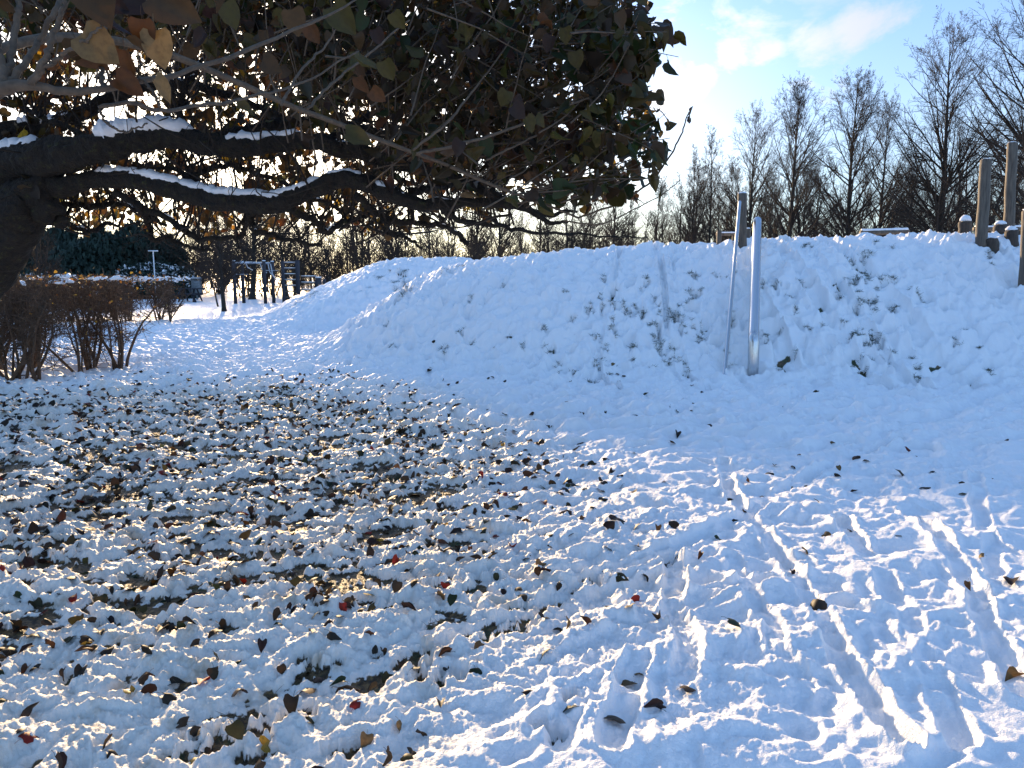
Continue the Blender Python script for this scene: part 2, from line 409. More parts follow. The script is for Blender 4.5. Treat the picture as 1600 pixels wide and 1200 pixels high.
def terrain(x, y):
    """-> z, bareness 0..1, mound height"""
    x = np.asarray(x, float); y = np.asarray(y, float)
    h1 = hill_main(x, y); h2 = hill_back(x, y); hill = np.maximum(h1, h2)
    U = under_tree(x, y); r = np.hypot(x, y)
    near = 1 - sstep(r, 14, 45)
    base = hill + .035 * perlin(x * .45, y * .45, 1) + .02 * perlin(x * 1.1, y * 1.1, 2)
    ang = .55
    xr = x * math.cos(ang) + y * math.sin(ang); yr = -x * math.sin(ang) + y * math.cos(ang)
    wx = x + .09 * perlin(x * 3, y * 3, 40); wy = y + .09 * perlin(x * 3, y * 3, 41)
    lump = .026 * perlin(xr * 2.0 + .3 * perlin(x * 2, y * 2, 42), yr * 3.8, 6) + .020 * perlin(wx * 6.0, wy * 6.0, 7)
    med = .0125 * perlin(wx * 12.5, wy * 12.5, 8)
    fine = .0065 * perlin(x * 29, y * 29, 9) + .0034 * perlin(x * 61, y * 61, 10)
    crumb = (.5 - np.abs(perlin(wx * 13, wy * 13, 11))) * .020 + (.4 - np.abs(perlin(x * 29, y * 29, 15))) * .013 + np.abs(perlin(x * 55, y * 55, 12)) * .007
    rough = .75 + .5 * perlin(x * .8, y * .8, 13)
    calm = np.clip(sstep(perlin(x * .7 + 5, y * .7, 14), -.1, .45), 0, 1) * (1 - U) * (1 - .8 * sstep(y, 6.5, 8.5))
    mid = sstep(y, 6.0, 8.0) * (1 - sstep(y, 30, 40))      # trodden smooth areas
    onhill = sstep(hill, .1, .5)
    rimf = samp(RIM, x, y)
    crumb = crumb * (1 + np.minimum(18 * rimf, .35)) * (1 - .4 * onhill)
    wave = .020 * perlin(xr * 1.5 + .4 * perlin(x, y, 26), yr * 4.6, 27) + .014 * perlin(xr * 3.2, yr * 8.0, 28)
    relief = (lump + .35 * med) * (1 + 1.7 * onhill + 1.3 * mid * (1 - onhill)) + wave * (1 - .5 * U) * (.7 + 1.7 * mid * (1 - .5 * onhill)) + onhill * (.045 * perlin(xr * 1.3, yr * 2.6, 48) + .022 * perlin(wx * 4.2, wy * 3.2, 49)) + med * (1 - .45 * calm) * (1 + .3 * onhill) + fine * (1 - .6 * calm) * rough + crumb * (.30 + .95 * U) * (1 - .5 * calm)
    foot = samp(FOOT, x, y)
    foot = foot * (1 - .45 * U) * (1 + 1.1 * onhill + .8 * mid * (1 - onhill))
    m = samp(MELT, x, y); rough = rough * (1 - .3 * onhill)
    thick = .085 - .058 * U + .10 * onhill + .02 * mid * (1 - onhill) * (1 - U) + relief * (1 - .1 * U) + foot
    bn = perlin(x * 1.6, y * 2.4, 20) * .45 + perlin(wx * 6.5, wy * 9, 21) * .55 + perlin(x * 19, y * 22, 22) * .40
    thick_b = thick - U * .066 * sstep(bn, -.22, .42) * (.30 + .70 * sstep(y, 2.4, 4.2)) * (.72 + .28 * sstep(-x, -1.5, 2.5)) - (.075 + .07 * (1 - U) + .13 * onhill) * np.clip(m * (1.0 + 1.5 * perlin(x * 19, y * 12, 24) + 1.2 * perlin(x * 38, y * 30, 25)) + m * .5 * bn - .07, 0, 1.2)
    soil = -.004 + .006 * perlin(x * 14, y * 14, 23) + .004 * perlin(x * 40, y * 40, 24)
    bare = 1 - sstep(thick_b, soil - .002, soil + .014)
    z = base + np.maximum(thick_b, soil)
    z = base * 1.0 + (z - base) * (.15 + .85 * near) - .0
    fade = np.where(r < 45, 1, 0)
    return z, bare * fade, h1, h2

fine_t = np.radians(np.linspace(-37.5, 37.5, 1280))
med_t = np.radians(np.linspace(37.7, 62, 170)); side_t = np.radians(np.linspace(62.8, 297.2, 120))
th = np.concatenate([fine_t, med_t, side_t, 2 * np.pi - med_t[::-1]])
rr_ = np.concatenate([np.exp(np.linspace(math.log(.25), math.log(1.7), 24, endpoint=False)),
                      np.exp(np.linspace(math.log(1.7), math.log(9.4), 500, endpoint=False)),
                      np.linspace(9.4, 16, 310, endpoint=False), np.linspace(16, 28, 210, endpoint=False),
                      np.exp(np.linspace(math.log(28), math.log(1200), 110))])
TH, RR = np.meshgrid(th, rr_)
XX, YY = np.sin(TH) * RR, np.cos(TH) * RR
ZZ, BB, H1, H2 = terrain(XX.ravel(), YY.ravel())
NRr, NTt = TH.shape
PV = np.stack([XX.ravel(), YY.ravel(), ZZ], 1)
idx = np.arange(NRr * NTt).reshape(NRr, NTt)
nxt = np.roll(idx, -1, axis=1)
FQ = np.stack([idx[:-1], nxt[:-1], nxt[1:], idx[1:]], -1).reshape(-1, 4)
fh1 = H1[FQ].mean(1); fh2 = H2[FQ].mean(1)
which = np.where(fh1 > .06, 1, np.where(fh2 > .06, 2, 0))
# shared vertex normals so that the sheets meet without a seam
fn = np.cross(PV[FQ[:, 2]] - PV[FQ[:, 0]], PV[FQ[:, 3]] - PV[FQ[:, 1]])
vn = np.zeros_like(PV)
for c in range(4):
    for a in range(3): vn[:, a] += np.bincount(FQ[:, c], weights=fn[:, a], minlength=len(PV))
vn = nrm(vn); vn[vn[:, 2] < 0] *= -1

# ------------------------------------------------------------------ materials
def newmat(name):
    m = bpy.data.materials.new(name); m.use_nodes = True; t = NT(m.node_tree); t.n.clear()
    out = t.add('ShaderNodeOutputMaterial'); return m, t, out
def snow_ground_mat():
    m, t, out = newmat('snow_over_turf')
    P = t.add('ShaderNodeNewGeometry').outputs['Position']
    bare = t.add('ShaderNodeAttribute', attribute_name='bare').outputs['Fac']
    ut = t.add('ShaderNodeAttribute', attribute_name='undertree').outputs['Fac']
    n1 = t.noise(P, 55, 3, .6); n2 = t.noise(P, 240, 2, .6); n3 = t.noise(P, 6, 4, .6)
    scol = t.mix(n3, c4(.86, .88, .90), c4(.90, .905, .91))
    scol = t.mix(t.math('MULTIPLY', ut, .75), scol, c4(.80, .75, .655))  # thin dirty snow under the tree; its colour also offsets the blue skylight
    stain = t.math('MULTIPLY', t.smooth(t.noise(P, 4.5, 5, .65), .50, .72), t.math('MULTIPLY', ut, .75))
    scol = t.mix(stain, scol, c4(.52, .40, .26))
    g1 = t.noise(P, 38, 5, .7); g2 = t.noise(P, 7, 3, .6)
    gcol = t.ramp(g1, [(.30, c4(.010, .007, .004)), (.44, c4(.05, .032, .014)), (.56, c4(.14, .088, .034)), (.72, c4(.32, .21, .08))])
    green = t.ramp(g1, [(.3, c4(.012, .02, .008)), (.7, c4(.06, .085, .025))])
    gcol = t.mix(t.smooth(t.math('SUBTRACT', g2, t.math('MULTIPLY', ut, .18)), .36, .5), gcol, green)
    hgt = t.math('ADD', t.math('MULTIPLY', n1, .5), t.math('MULTIPLY', n2, .22))
    bump = t.add('ShaderNodeBump', {'Height': hgt, 'Strength': .8, 'Distance': .02})
    snow = t.add('ShaderNodeBsdfPrincipled', {'Base Color': scol, 'Roughness': .55, 'Normal': bump.outputs[0], 'IOR': 1.31,
                                               'Subsurface Weight': .12, 'Subsurface Scale': .01, 'Subsurface Radius': (1, .9, .8)})
    snow.inputs['Specular IOR Level'].default_value = .35
    bump2 = t.add('ShaderNodeBump', {'Height': g1, 'Strength': .9, 'Distance': .02})
    soil = t.add('ShaderNodeBsdfPrincipled', {'Base Color': gcol, 'Roughness': .6, 'Normal': bump2.outputs[0]})
    edge = t.math('ADD', bare, t.math('MULTIPLY', t.math('SUBTRACT', t.noise(P, 90, 3, .6), .5), .9))
    fac = t.math('MULTIPLY', t.smooth(edge, .35, .75), t.math('GREATER_THAN', bare, .02))
    mx = t.add('ShaderNodeMixShader', {0: fac, 1: snow.outputs[0], 2: soil.outputs[0]})
    t.l.new(mx.outputs[0], out.inputs[0]); return m
def simple_mat(name, stops, scale=20, rough=.8, bump=.5, dist=.01, stretch=(1, 1, 1), detail=5, metallic=0, spec=.5):
    m, t, out = newmat(name)
    P = t.add('ShaderNodeTexCoord').outputs['Object']
    P = t.vmath('MULTIPLY', P, stretch).outputs[0]
    n = t.noise(P, scale, detail, .65)
    b = t.add('ShaderNodeBump', {'Height': n, 'Strength': bump, 'Distance': dist})
    s = t.add('ShaderNodeBsdfPrincipled', {'Base Color': t.ramp(n, stops), 'Roughness': rough, 'Normal': b.outputs[0], 'Metallic': metallic})
    s.inputs['Specular IOR Level'].default_value = spec
    t.l.new(s.outputs[0], out.inputs[0]); return m
def snow_mat():
    m, t, out = newmat('snow')
    P = t.add('ShaderNodeNewGeometry').outputs['Position']
    n = t.noise(P, 60, 4, .6)
    b = t.add('ShaderNodeBump', {'Height': n, 'Strength': .6, 'Distance': .01})
    s = t.add('ShaderNodeBsdfPrincipled', {'Base Color': c4(.87, .88, .9), 'Roughness': .6, 'Normal': b.outputs[0]})
    t.l.new(s.outputs[0], out.inputs[0]); return m
def leaf_mat(name, trans=.35, rough=.45):
    """colour comes from each leaf's own 'tint'"""
    m, t, out = newmat(name)
    P = t.add('ShaderNodeNewGeometry').outputs['Position']
    col = t.add('ShaderNodeAttribute', attribute_name='tint').outputs['Color']
    n = t.noise(P, 90, 4, .6)
    col = t.mix(t.math('MULTIPLY', t.smooth(n, .35, .75), .45), col, c4(.03, .02, .012))
    s = t.add('ShaderNodeBsdfPrincipled', {'Base Color': col, 'Roughness': rough}); s.inputs['Specular IOR Level'].default_value = .25
    tr = t.add('ShaderNodeBsdfTranslucent', {'Color': t.mix(1.0, col, c4(1.5, 1.2, .55), 'MULTIPLY')})
    mx = t.add('ShaderNodeMixShader', {0: trans, 1: s.outputs[0], 2: tr.outputs[0]})
    t.l.new(mx.outputs[0], out.inputs[0]); return m
M_GROUND = snow_ground_mat(); M_SNOW = snow_mat()
M_LEAF = leaf_mat('leaf', .3); M_FALLEN = leaf_mat('fallen_leaf', .12, .6)
M_FAR_LEAF = leaf_mat('hedge_leaf', .35)
M_BARK_MOSSY = simple_mat('mossy_bark', [(.3, c4(.004, .0035, .003)), (.5, c4(.016, .012, .009)), (.6, c4(.022, .018, .010)), (.68, c4(.045, .05, .014)), (.74, c4(.10, .10, .07))], 26, .9, 1, .07)
M_TWIG = simple_mat('lilac_bark', [(.3, c4(.045, .031, .020)), (.7, c4(.115, .083, .054))], 60, .8, .4, .003)
M_TWIG_D = simple_mat('dark_twig', [(.3, c4(.010, .007, .005)), (.7, c4(.030, .022, .015))], 40, .85, .4, .004)
M_BARK = simple_mat('bare_tree_bark', [(.3, c4(.015, .012, .009)), (.7, c4(.045, .034, .025))], 8, .9, .8, .04, (1, 1, .25))
M_FARTWIG = simple_mat('bare_tree_twigs', [(.3, c4(.020, .012, .007)), (.7, c4(.050, .031, .018))], 4, .9, 0)
M_BRUSH = simple_mat('brushwood_twigs', [(.3, c4(.035, .021, .013)), (.7, c4(.085, .055, .034))], 2, .9, 0)
M_HEDGE = simple_mat('hedge_twigs', [(.3, c4(.045, .027, .016)), (.7, c4(.15, .088, .05))], 12, .9, .3, .004)
M_WOOD = simple_mat('weathered_wood', [(.25, c4(.035, .027, .020)), (.45, c4(.10, .078, .058)), (.7, c4(.17, .135, .10)), (.85, c4(.22, .18, .14))], 9, .75, .7, .012, (3.5, 3.5, .35), 7)
M_DARKWOOD = simple_mat('wet_dark_wood', [(.3, c4(.03, .022, .017)), (.7, c4(.10, .072, .052))], 9, .8, .7, .012, (3, 3, .4), 7)
M_POSTDARK = simple_mat('dark_painted_post', [(.3, c4(.016, .014, .018)), (.7, c4(.035, .03, .038))], 12, .5, .2, .004)
M_STEEL = simple_mat('brushed_steel', [(.3, c4(.50, .51, .52)), (.7, c4(.68, .68, .68))], 30, .24, .06, .002, (6, 6, .4), 4, 1.0)
M_GALV = simple_mat('galvanised_steel', [(.3, c4(.30, .31, .33)), (.7, c4(.5, .51, .53))], 25, .42, .1, .002, (1, 1, 1), 4, 1.0)
M_EVER = simple_mat('evergreen_needles', [(.3, c4(.006, .016, .012)), (.7, c4(.02, .045, .03))], 6, .8, 0)
M_GRASS = simple_mat('grass_blades', [(.3, c4(.014, .026, .008)), (.7, c4(.05, .072, .02))], 9, .7, 0)
M_STRAW = simple_mat('dry_grass_blades', [(.3, c4(.06, .04, .02)), (.7, c4(.25, .18, .08))], 9, .7, 0)
M_WHITE = simple_mat('white_painted_metal', [(.3, c4(.6, .62, .63)), (.7, c4(.75, .76, .77))], 9, .4, 0)
M_GREY = simple_mat('grey_bin_metal', [(.3, c4(.16, .17, .17)), (.7, c4(.24, .25, .25))], 9, .5, .2, .004)

# ------------------------------------------------------------------ ground, mounds
for k, nm, fl in ((0, 'ground', None), (1, 'hill', 'hill'), (2, 'hill', 'hill')):
    f = FQ[which == k]; used, inv = np.unique(f, return_inverse=True); inv = inv.reshape(f.shape)
    V = PV[used]; fl2 = [inv]
    if k == 0:   # close the tiny hole under the camera
        ring = idx[0]; rmap = np.searchsorted(used, ring); cz = V[rmap].mean(0)
        n0 = len(V); V = np.vstack([V, cz])
        fl2.append(np.stack([np.full(len(ring), n0), np.roll(rmap, -1), rmap], 1))
    bare = BB[used]; ut = under_tree(PV[used, 0], PV[used, 1])
    nn = vn[used]
    if k == 0: bare = np.append(bare, 0); ut = np.append(ut, 0); nn = np.vstack([nn, (0, 0, 1)])
    o = obj(nm, V, fl2, M_GROUND, attrs={'bare': bare, 'undertree': ut})
    o.data.normals_split_custom_set_from_vertices(nn.tolist())
    o['kind'] = 'structure'
    o['label'] = ('snow covered flat lawn trodden by feet and sledges', 'large snow covered sledging mound filling the right middle',
                  'smaller snowy mound behind the large one')[k]

def tz(x, y):
    return float(terrain(np.array([x]), np.array([y]))[0][0])

# ------------------------------------------------------------------ leaves
# a heart-shaped blade: 6 rows x 3 columns, long axis +x, normal +z, length 1
_rows = np.array([[.0, .30, -.09], [.14, .43, .02], [.36, .46, .34], [.60, .36, .60], [.82, .17, .83], [1.0, .0, 1.0]])  # mid x, half width, edge x
def leaf_template():
    V = []
    for mx_, hw, ex in _rows:
        V += [(ex, -hw, 0), (ex * .35 + mx_ * .65, -hw * .5, 0), (mx_, 0, 0), (ex * .35 + mx_ * .65, hw * .5, 0), (ex, hw, 0)]
    F = []
    for r in range(5):
        for c in range(4):
            a = r * 5 + c; F.append((a, a + 5, a + 6, a + 1))
    V = np.array(V, float)
    # petiole: a thin strip with a bit of depth
    n = len(V)
    P = np.array([(-.42, 0, -.05), (-.2, 0, .01), (0, 0, 0)]); Vt, Ft = tubes(P, np.array([.014, .011, .011]), 3)
    return np.vstack([V, Vt]), [np.array(F), Ft[0] + n], n
LT, LF, LN = leaf_template()
def leaves_mesh(pos, ax, nor, size, tint, fold, curl, cup=None):
    """N leaves -> V, F, tint per vertex"""
    N = len(pos); ax = nrm(ax); side = nrm(np.cross(nor, ax)); nor = np.cross(ax, side)
    x = LT[None, :, 0]; y = LT[None, :, 1]; z = LT[None, :, 2]
    fold = fold[:, None]; curl = curl[:, None]
    zz = z + fold * np.abs(y) - curl * np.clip(x, 0, 2) ** 2 * .6 + .05 * np.sin(x * 7 + (pos[:, :1] * 50)) * np.abs(y) * 2 + .03 * np.sin(x * 9 + y * 5 + (pos[:, :1] * 50))
    xx = x * (1 - .15 * np.abs(curl)); yy = y * (1 - .35 * np.abs(fold) ** 1.5)
    if cup is not None: zz = zz - cup[:, None] * (np.abs(y) ** 2) * 2.2
    s = size[:, None, None]
    V = pos[:, None, :] + s * (xx[..., None] * ax[:, None] + yy[..., None] * side[:, None] + zz[..., None] * nor[:, None])
    off = (np.arange(N) * len(LT))[:, None, None]
    Fs = [(f[None] + off).reshape(-1, 4) for f in LF]
    tt = np.repeat(np.concatenate([tint, np.ones((N, 1))], 1), len(LT), axis=0)
    return V.reshape(-1, 3), [np.concatenate(Fs)], tt

# ------------------------------------------------------------------ overhanging tree
def limb(rows, n, extra=0):
    """rows: px, py, Y, width px -> points, radii"""
    r = smooth_poly(np.array(rows, float), n); P = PT(r[:, 0], r[:, 1], r[:, 2]); R = np.maximum(r[:, 3], 1.2) / F0 * r[:, 2] / 2
    return P, R
def bark_tube(P, R, sides=14, amp=.10, seed=0):
    P = P.copy(); K = len(P); V, F = tubes(P, R, sides, caps=True)
    V = V.reshape(K, sides, 3); d = V - P[:, None]
    s = np.concatenate([[0], np.cumsum(np.linalg.norm(np.diff(P, axis=0), axis=1))])
    a = np.arange(sides)
    nn = perlin(s[:, None] * 7 + 0 * a, np.sin(a / sides * 2 * np.pi)[None] * 1.3 + np.cos(a / sides * 6.28)[None] * .8 + 0 * s[:, None], 50 + seed)
    n2 = perlin(s[:, None] * 22 + 0 * a, a[None] * .9 + 0 * s[:, None], 60 + seed)
    n3_ = perlin(s[:, None] * 48 + 0 * a, a[None] * 1.7 + 0 * s[:, None], 64 + seed)
    V = P[:, None] + d * (1 + amp * 1.4 * nn + amp * .7 * n2 + amp * .45 * n3_)[..., None]
    return V.reshape(-1, 3), F
LIMBS = {
    'upper': [(-60, 330, 4.5, 95), (-20, 290, 4.45, 80), (40, 258, 4.35, 66), (100, 244, 4.25, 60), (150, 232, 4.2, 52), (205, 222, 4.2, 46), (255, 212, 4.2, 40), (330, 226, 4.15, 36), (400, 228, 4.1, 33),
              (470, 220, 4.05, 30), (540, 232, 4.0, 30), (610, 252, 3.95, 25), (680, 268, 3.9, 22), (740, 290, 3.9, 17), (800, 318, 3.9, 13), (850, 335, 3.9, 9), (900, 330, 3.9, 4)],
    'lower': [(20, 330, 4.3, 70), (60, 300, 4.3, 50), (110, 288, 4.3, 34), (170, 280, 4.3, 30), (230, 285, 4.25, 30), (300, 303, 4.2, 33), (360, 315, 4.1, 34), (420, 318, 4.05, 32), (470, 306, 4.0, 30),
              (515, 285, 3.95, 30), (560, 283, 3.9, 30), (600, 300, 3.85, 28), (650, 318, 3.8, 24), (700, 318, 3.8, 18), (760, 316, 3.8, 15), (820, 326, 3.8, 12), (860, 348, 3.8, 8), (890, 345, 3.8, 4)],
    'third': [(-40, 240, 4.9, 50), (30, 205, 4.9, 32), (100, 190, 4.9, 26), (180, 150, 4.9, 20), (270, 130, 4.8, 16), (360, 150, 4.7, 12), (450, 185, 4.6, 10), (560, 205, 4.5, 7)],
    'fourth': [(330, 222, 4.15, 26), (420, 198, 4.4, 20), (500, 190, 4.6, 17), (580, 205, 4.8, 15), (660, 230, 4.9, 12), (760, 245, 5.0, 9), (850, 250, 5.1, 5)],
}
THIN = [
    [(180, 300, 4.3, 10), (215, 322, 4.35, 9), (255, 338, 4.4, 9), (285, 358, 4.4, 9), (310, 374, 4.4, 8), (345, 372, 4.4, 7), (380, 368, 4.4, 7), (385, 345, 4.4, 7), (400, 335, 4.4, 5)],
    [(395, 325, 4.1, 9), (392, 345, 4.2, 8), (402, 362, 4.2, 8), (440, 372, 4.2, 7), (470, 378, 4.2, 6), (500, 385, 4.2, 5)],
    [(60, 320, 4.6, 11), (110, 320, 4.7, 9), (150, 322, 4.7, 8), (190, 318, 4.8, 7), (230, 335, 4.8, 6), (260, 352, 4.8, 4)],
    [(70, 330, 4.5, 9), (105, 350, 4.6, 8), (140, 362, 4.7, 7), (165, 350, 4.8, 6), (190, 352, 4.9, 4)],
    [(215, 320, 4.3, 9), (230, 350, 4.5, 8), (243, 375, 4.5, 8), (262, 370, 4.5, 6), (290, 385, 4.5, 6), (330, 392, 4.5, 5)],
    [(440, 320, 4.0, 12), (480, 340, 4.1, 10), (510, 362, 4.2, 9), (530, 350, 4.2, 8), (560, 340, 4.3, 6), (600, 330, 4.3, 4)],
    [(555, 305, 3.9, 12), (590, 335, 4.0, 10), (640, 348, 4.1, 9), (690, 352, 4.1, 7), (720, 372, 4.2, 8), (733, 382, 4.2, 6)],
    [(690, 325, 3.8, 10), (720, 345, 3.9, 8), (770, 352, 4.0, 7), (830, 362, 4.1, 5), (930, 368, 4.2, 3), (1010, 372, 4.2, 2)],
    [(600, 345, 4.0, 8), (610, 365, 4.1, 6), (640, 372, 4.2, 5), (660, 388, 4.2, 3)],
    [(640, 300, 3.9, 12), (720, 285, 4.2, 10), (800, 275, 4.4, 8), (880, 262, 4.6, 5), (960, 250, 4.7, 3)],
    [(500, 225, 4.1, 12), (560, 190, 4.3, 9), (630, 150, 4.4, 7), (700, 100, 4.5, 5), (750, 40, 4.5, 3)],
    [(770, 300, 3.9, 12), (775, 260, 4.0, 9), (790, 220, 4.0, 7), (800, 170, 4.0, 5), (830, 110, 4.0, 3)],
    [(300, 215, 4.2, 10), (280, 180, 4.2, 8), (290, 140, 4.2, 6), (320, 80, 4.3, 5), (330, 0, 4.3, 3)],
    [(160, 235, 4.2, 10), (120, 205, 4.4, 8), (60, 180, 4.5, 7), (20, 160, 4.6, 6), (-40, 120, 4.6, 4)],
    [(330, 312, 4.15, 8), (290, 270, 4.5, 6), (240, 262, 4.7, 5), (180, 262, 4.9, 4)],
    [(260, 295, 4.2, 10), (320, 265, 4.5, 8), (380, 262, 4.7, 7), (470, 300, 4.9, 6), (560, 345, 5.0, 4), (600, 365, 5.0, 3)],
]
treeroot = PT(-120, 560, 4.6); tb = (float(treeroot[0]) - .15, float(treeroot[1]), 0.02)
overhang = thing('overhanging_tree', tb, 'old spreading tree with mossy snow-topped limbs and a dense browning crown overhanging the upper left', 'tree')
trunk_rows = smooth_poly(np.array([(*tb, .27), (tb[0] + .02, tb[1], .35, .22), (*PT(-62, 470, 4.55), .19), (*PT(-25, 415, 4.5), .165), (*PT(15, 360, 4.4), .155), (*PT(40, 318, 4.35), .135), (*PT(62, 292, 4.3), .09)]), 50)
parts = [bark_tube(trunk_rows[:, :3], trunk_rows[:, 3], 22, .09, 1)]
obj('trunk', *join(parts), M_BARK_MOSSY, overhang)
for kp, kr in ((PT(72, 322, 4.3), .075), (PT(96, 345, 4.36), .04)):
    kt = np.linspace(-.9, .9, 12); c_ = np.array([kp + np.array([.3, -1, -.25]) * kr * q for q in kt])
    obj('burl', *bark_tube(c_, kr * np.sqrt(1 - kt ** 2) * 1.05, 22, .35, int(kr * 900)), M_BARK_MOSSY, overhang)
caps = []
def snowcap(P, R, a, b, k=.7, lift=.62, th_=1.0):
    n = len(P); i0, i1 = int(a * n), max(int(b * n), int(a * n) + 4)
    p = P[i0:i1].copy(); r = R[i0:i1].copy(); m = len(p)
    if m < 4: return
    tp = np.clip(np.minimum(np.arange(m), np.arange(m)[::-1]) / 3.0, .15, 1)
    s = np.arange(m) * .3 + rng.uniform(0, 99)
    p[:, 2] += r * lift; rad = r * k * tp * (1 + .35 * perlin(s, s * .3, 70) + .14 * perlin(s * 3.1, s, 73)) * th_
    V, F = tubes(p, rad, 10, caps=True)
    V = V.reshape(m, 10, 3); c = p[:, None]; d = V - c
    d[..., 2] *= .75; d *= (1 + .07 * rng.normal(size=d.shape[:2]) + .22 * perlin(s[:, None] * 2 + 0 * d[..., 0], np.arange(10)[None] * .8 + 0 * d[..., 0], 71))[..., None]
    caps.append(((c + d).reshape(-1, 3), F))
for i, (k, rows) in enumerate(LIMBS.items()):
    rows = [(a, b, c, d * (.86 if a > 60 else 1)) for a, b, c, d in rows]
    P, R = limb(rows, 260); P = P + .012 * np.stack([perlin(np.arange(260) * .15, np.full(260, 3.3 + i), 77 + a) for a in range(3)], 1)
    lo = obj('limb', *bark_tube(P, R, 26, .17, i), M_BARK_MOSSY, overhang)
    if k == 'upper':
        snowcap(P, R, .25, .42, .95, .95); snowcap(P, R, .45, .57, .75, .85); snowcap(P, R, .05, .16, .6, .75); snowcap(P, R, .60, .66, .5, .7)
    elif k == 'lower':
        snowcap(P, R, .15, .52, .74, .90); snowcap(P, R, .52, .60, .45, .9); snowcap(P, R, .62, .70, .55, .75); snowcap(P, R, .73, .80, .5, .8)
    elif k == 'third':
        snowcap(P, R, .15, .32, .8, .6); snowcap(P, R, .5, .62, .8, .7)
    else:
        snowcap(P, R, .5, .62, .7, .6); snowcap(P, R, .68, .76, .7, .6)
# twisted side branches and the upright shoots that bristle from the limbs
tp_, Ps_all = [], []
for i, rows in enumerate(THIN):
    P, R = limb(rows, 44); P = P + .016 * np.stack([perlin(np.arange(44) * .4, np.full(44, 1.3 + i), 87 + a) for a in range(3)], 1)
    tp_.append(bark_tube(P, R * 1.05, 8, .14, i)); Ps_all.append((P, R))
    if rng.random() < .75:
        a = rng.uniform(.1, .6); snowcap(P, R, a, a + rng.uniform(.12, .3), .8, .7)
obj('branches', *join(tp_), M_BARK_MOSSY, overhang)
def above_edge(P, margin=0.0):
    u = P[..., 0] / np.maximum(P[..., 1], .1) * F0 + 800
    lim = np.interp(u, [-200, 0, 560, 700, 860, 960, 1060], [420, 405, 385, 372, 345, 325, 300])
    return (P[..., 2] - margin > CAMZ + (427 - lim) / F0 * P[..., 1]).all(axis=1)
def grow(starts, dirs, L, K, trop, jit, r0, r1):
    """batch of curved shoots"""
    N = len(starts); P = np.empty((N, K, 3)); P[:, 0] = starts; d = nrm(dirs); st = (L / (K - 1))[:, None]
    for k in range(1, K):
        d = nrm(d + np.array([0, 0, 1.0]) * np.asarray(trop).reshape(-1, 1) / K + rng.normal(0, jit, (N, 3)))
        P[:, k] = P[:, k - 1] + d * st
    t = np.linspace(0, 1, K)[None]
    return P, np.asarray(r0)[:, None] * (1 - t) + np.asarray(r1)[:, None] * t
src = np.concatenate([limb(r, 60)[0][8:] for r in LIMBS.values()] + [p[6:] for p, _ in Ps_all])
pick = src[rng.integers(0, len(src), 620)] + rng.normal(0, .02, (620, 3))
dr = rng.normal(0, .55, (620, 3)); dr[:, 2] = np.abs(dr[:, 2]) * 1.0 + rng.choice([.5, .9, -.25], 620, p=[.4, .4, .2])
P, R = grow(pick, dr, rng.uniform(.15, .75, 620), 7, .3, .16, rng.uniform(.003, .008, 620), rng.uniform(.001, .0025, 620))
ok = above_edge(P); P, R = P[ok], R[ok]
src2 = P.reshape(-1, 3); pick = src2[rng.integers(0, len(src2), 1300)]
P2, R2 = grow(pick, rng.normal(0, 1, (1300, 3)) + (0, 0, .2), rng.uniform(.06, .3, 1300), 4, .1, .25, rng.uniform(.0015, .003, 1300), np.full(1300, .001))
ok = above_edge(P2); P2, R2 = P2[ok], R2[ok]
obj('twigs', *join([tubes(P, R, 5), tubes(P2, R2, 3)]), M_TWIG_D, overhang)
for q in caps: obj('snow_cap', *q, M_SNOW, overhang)

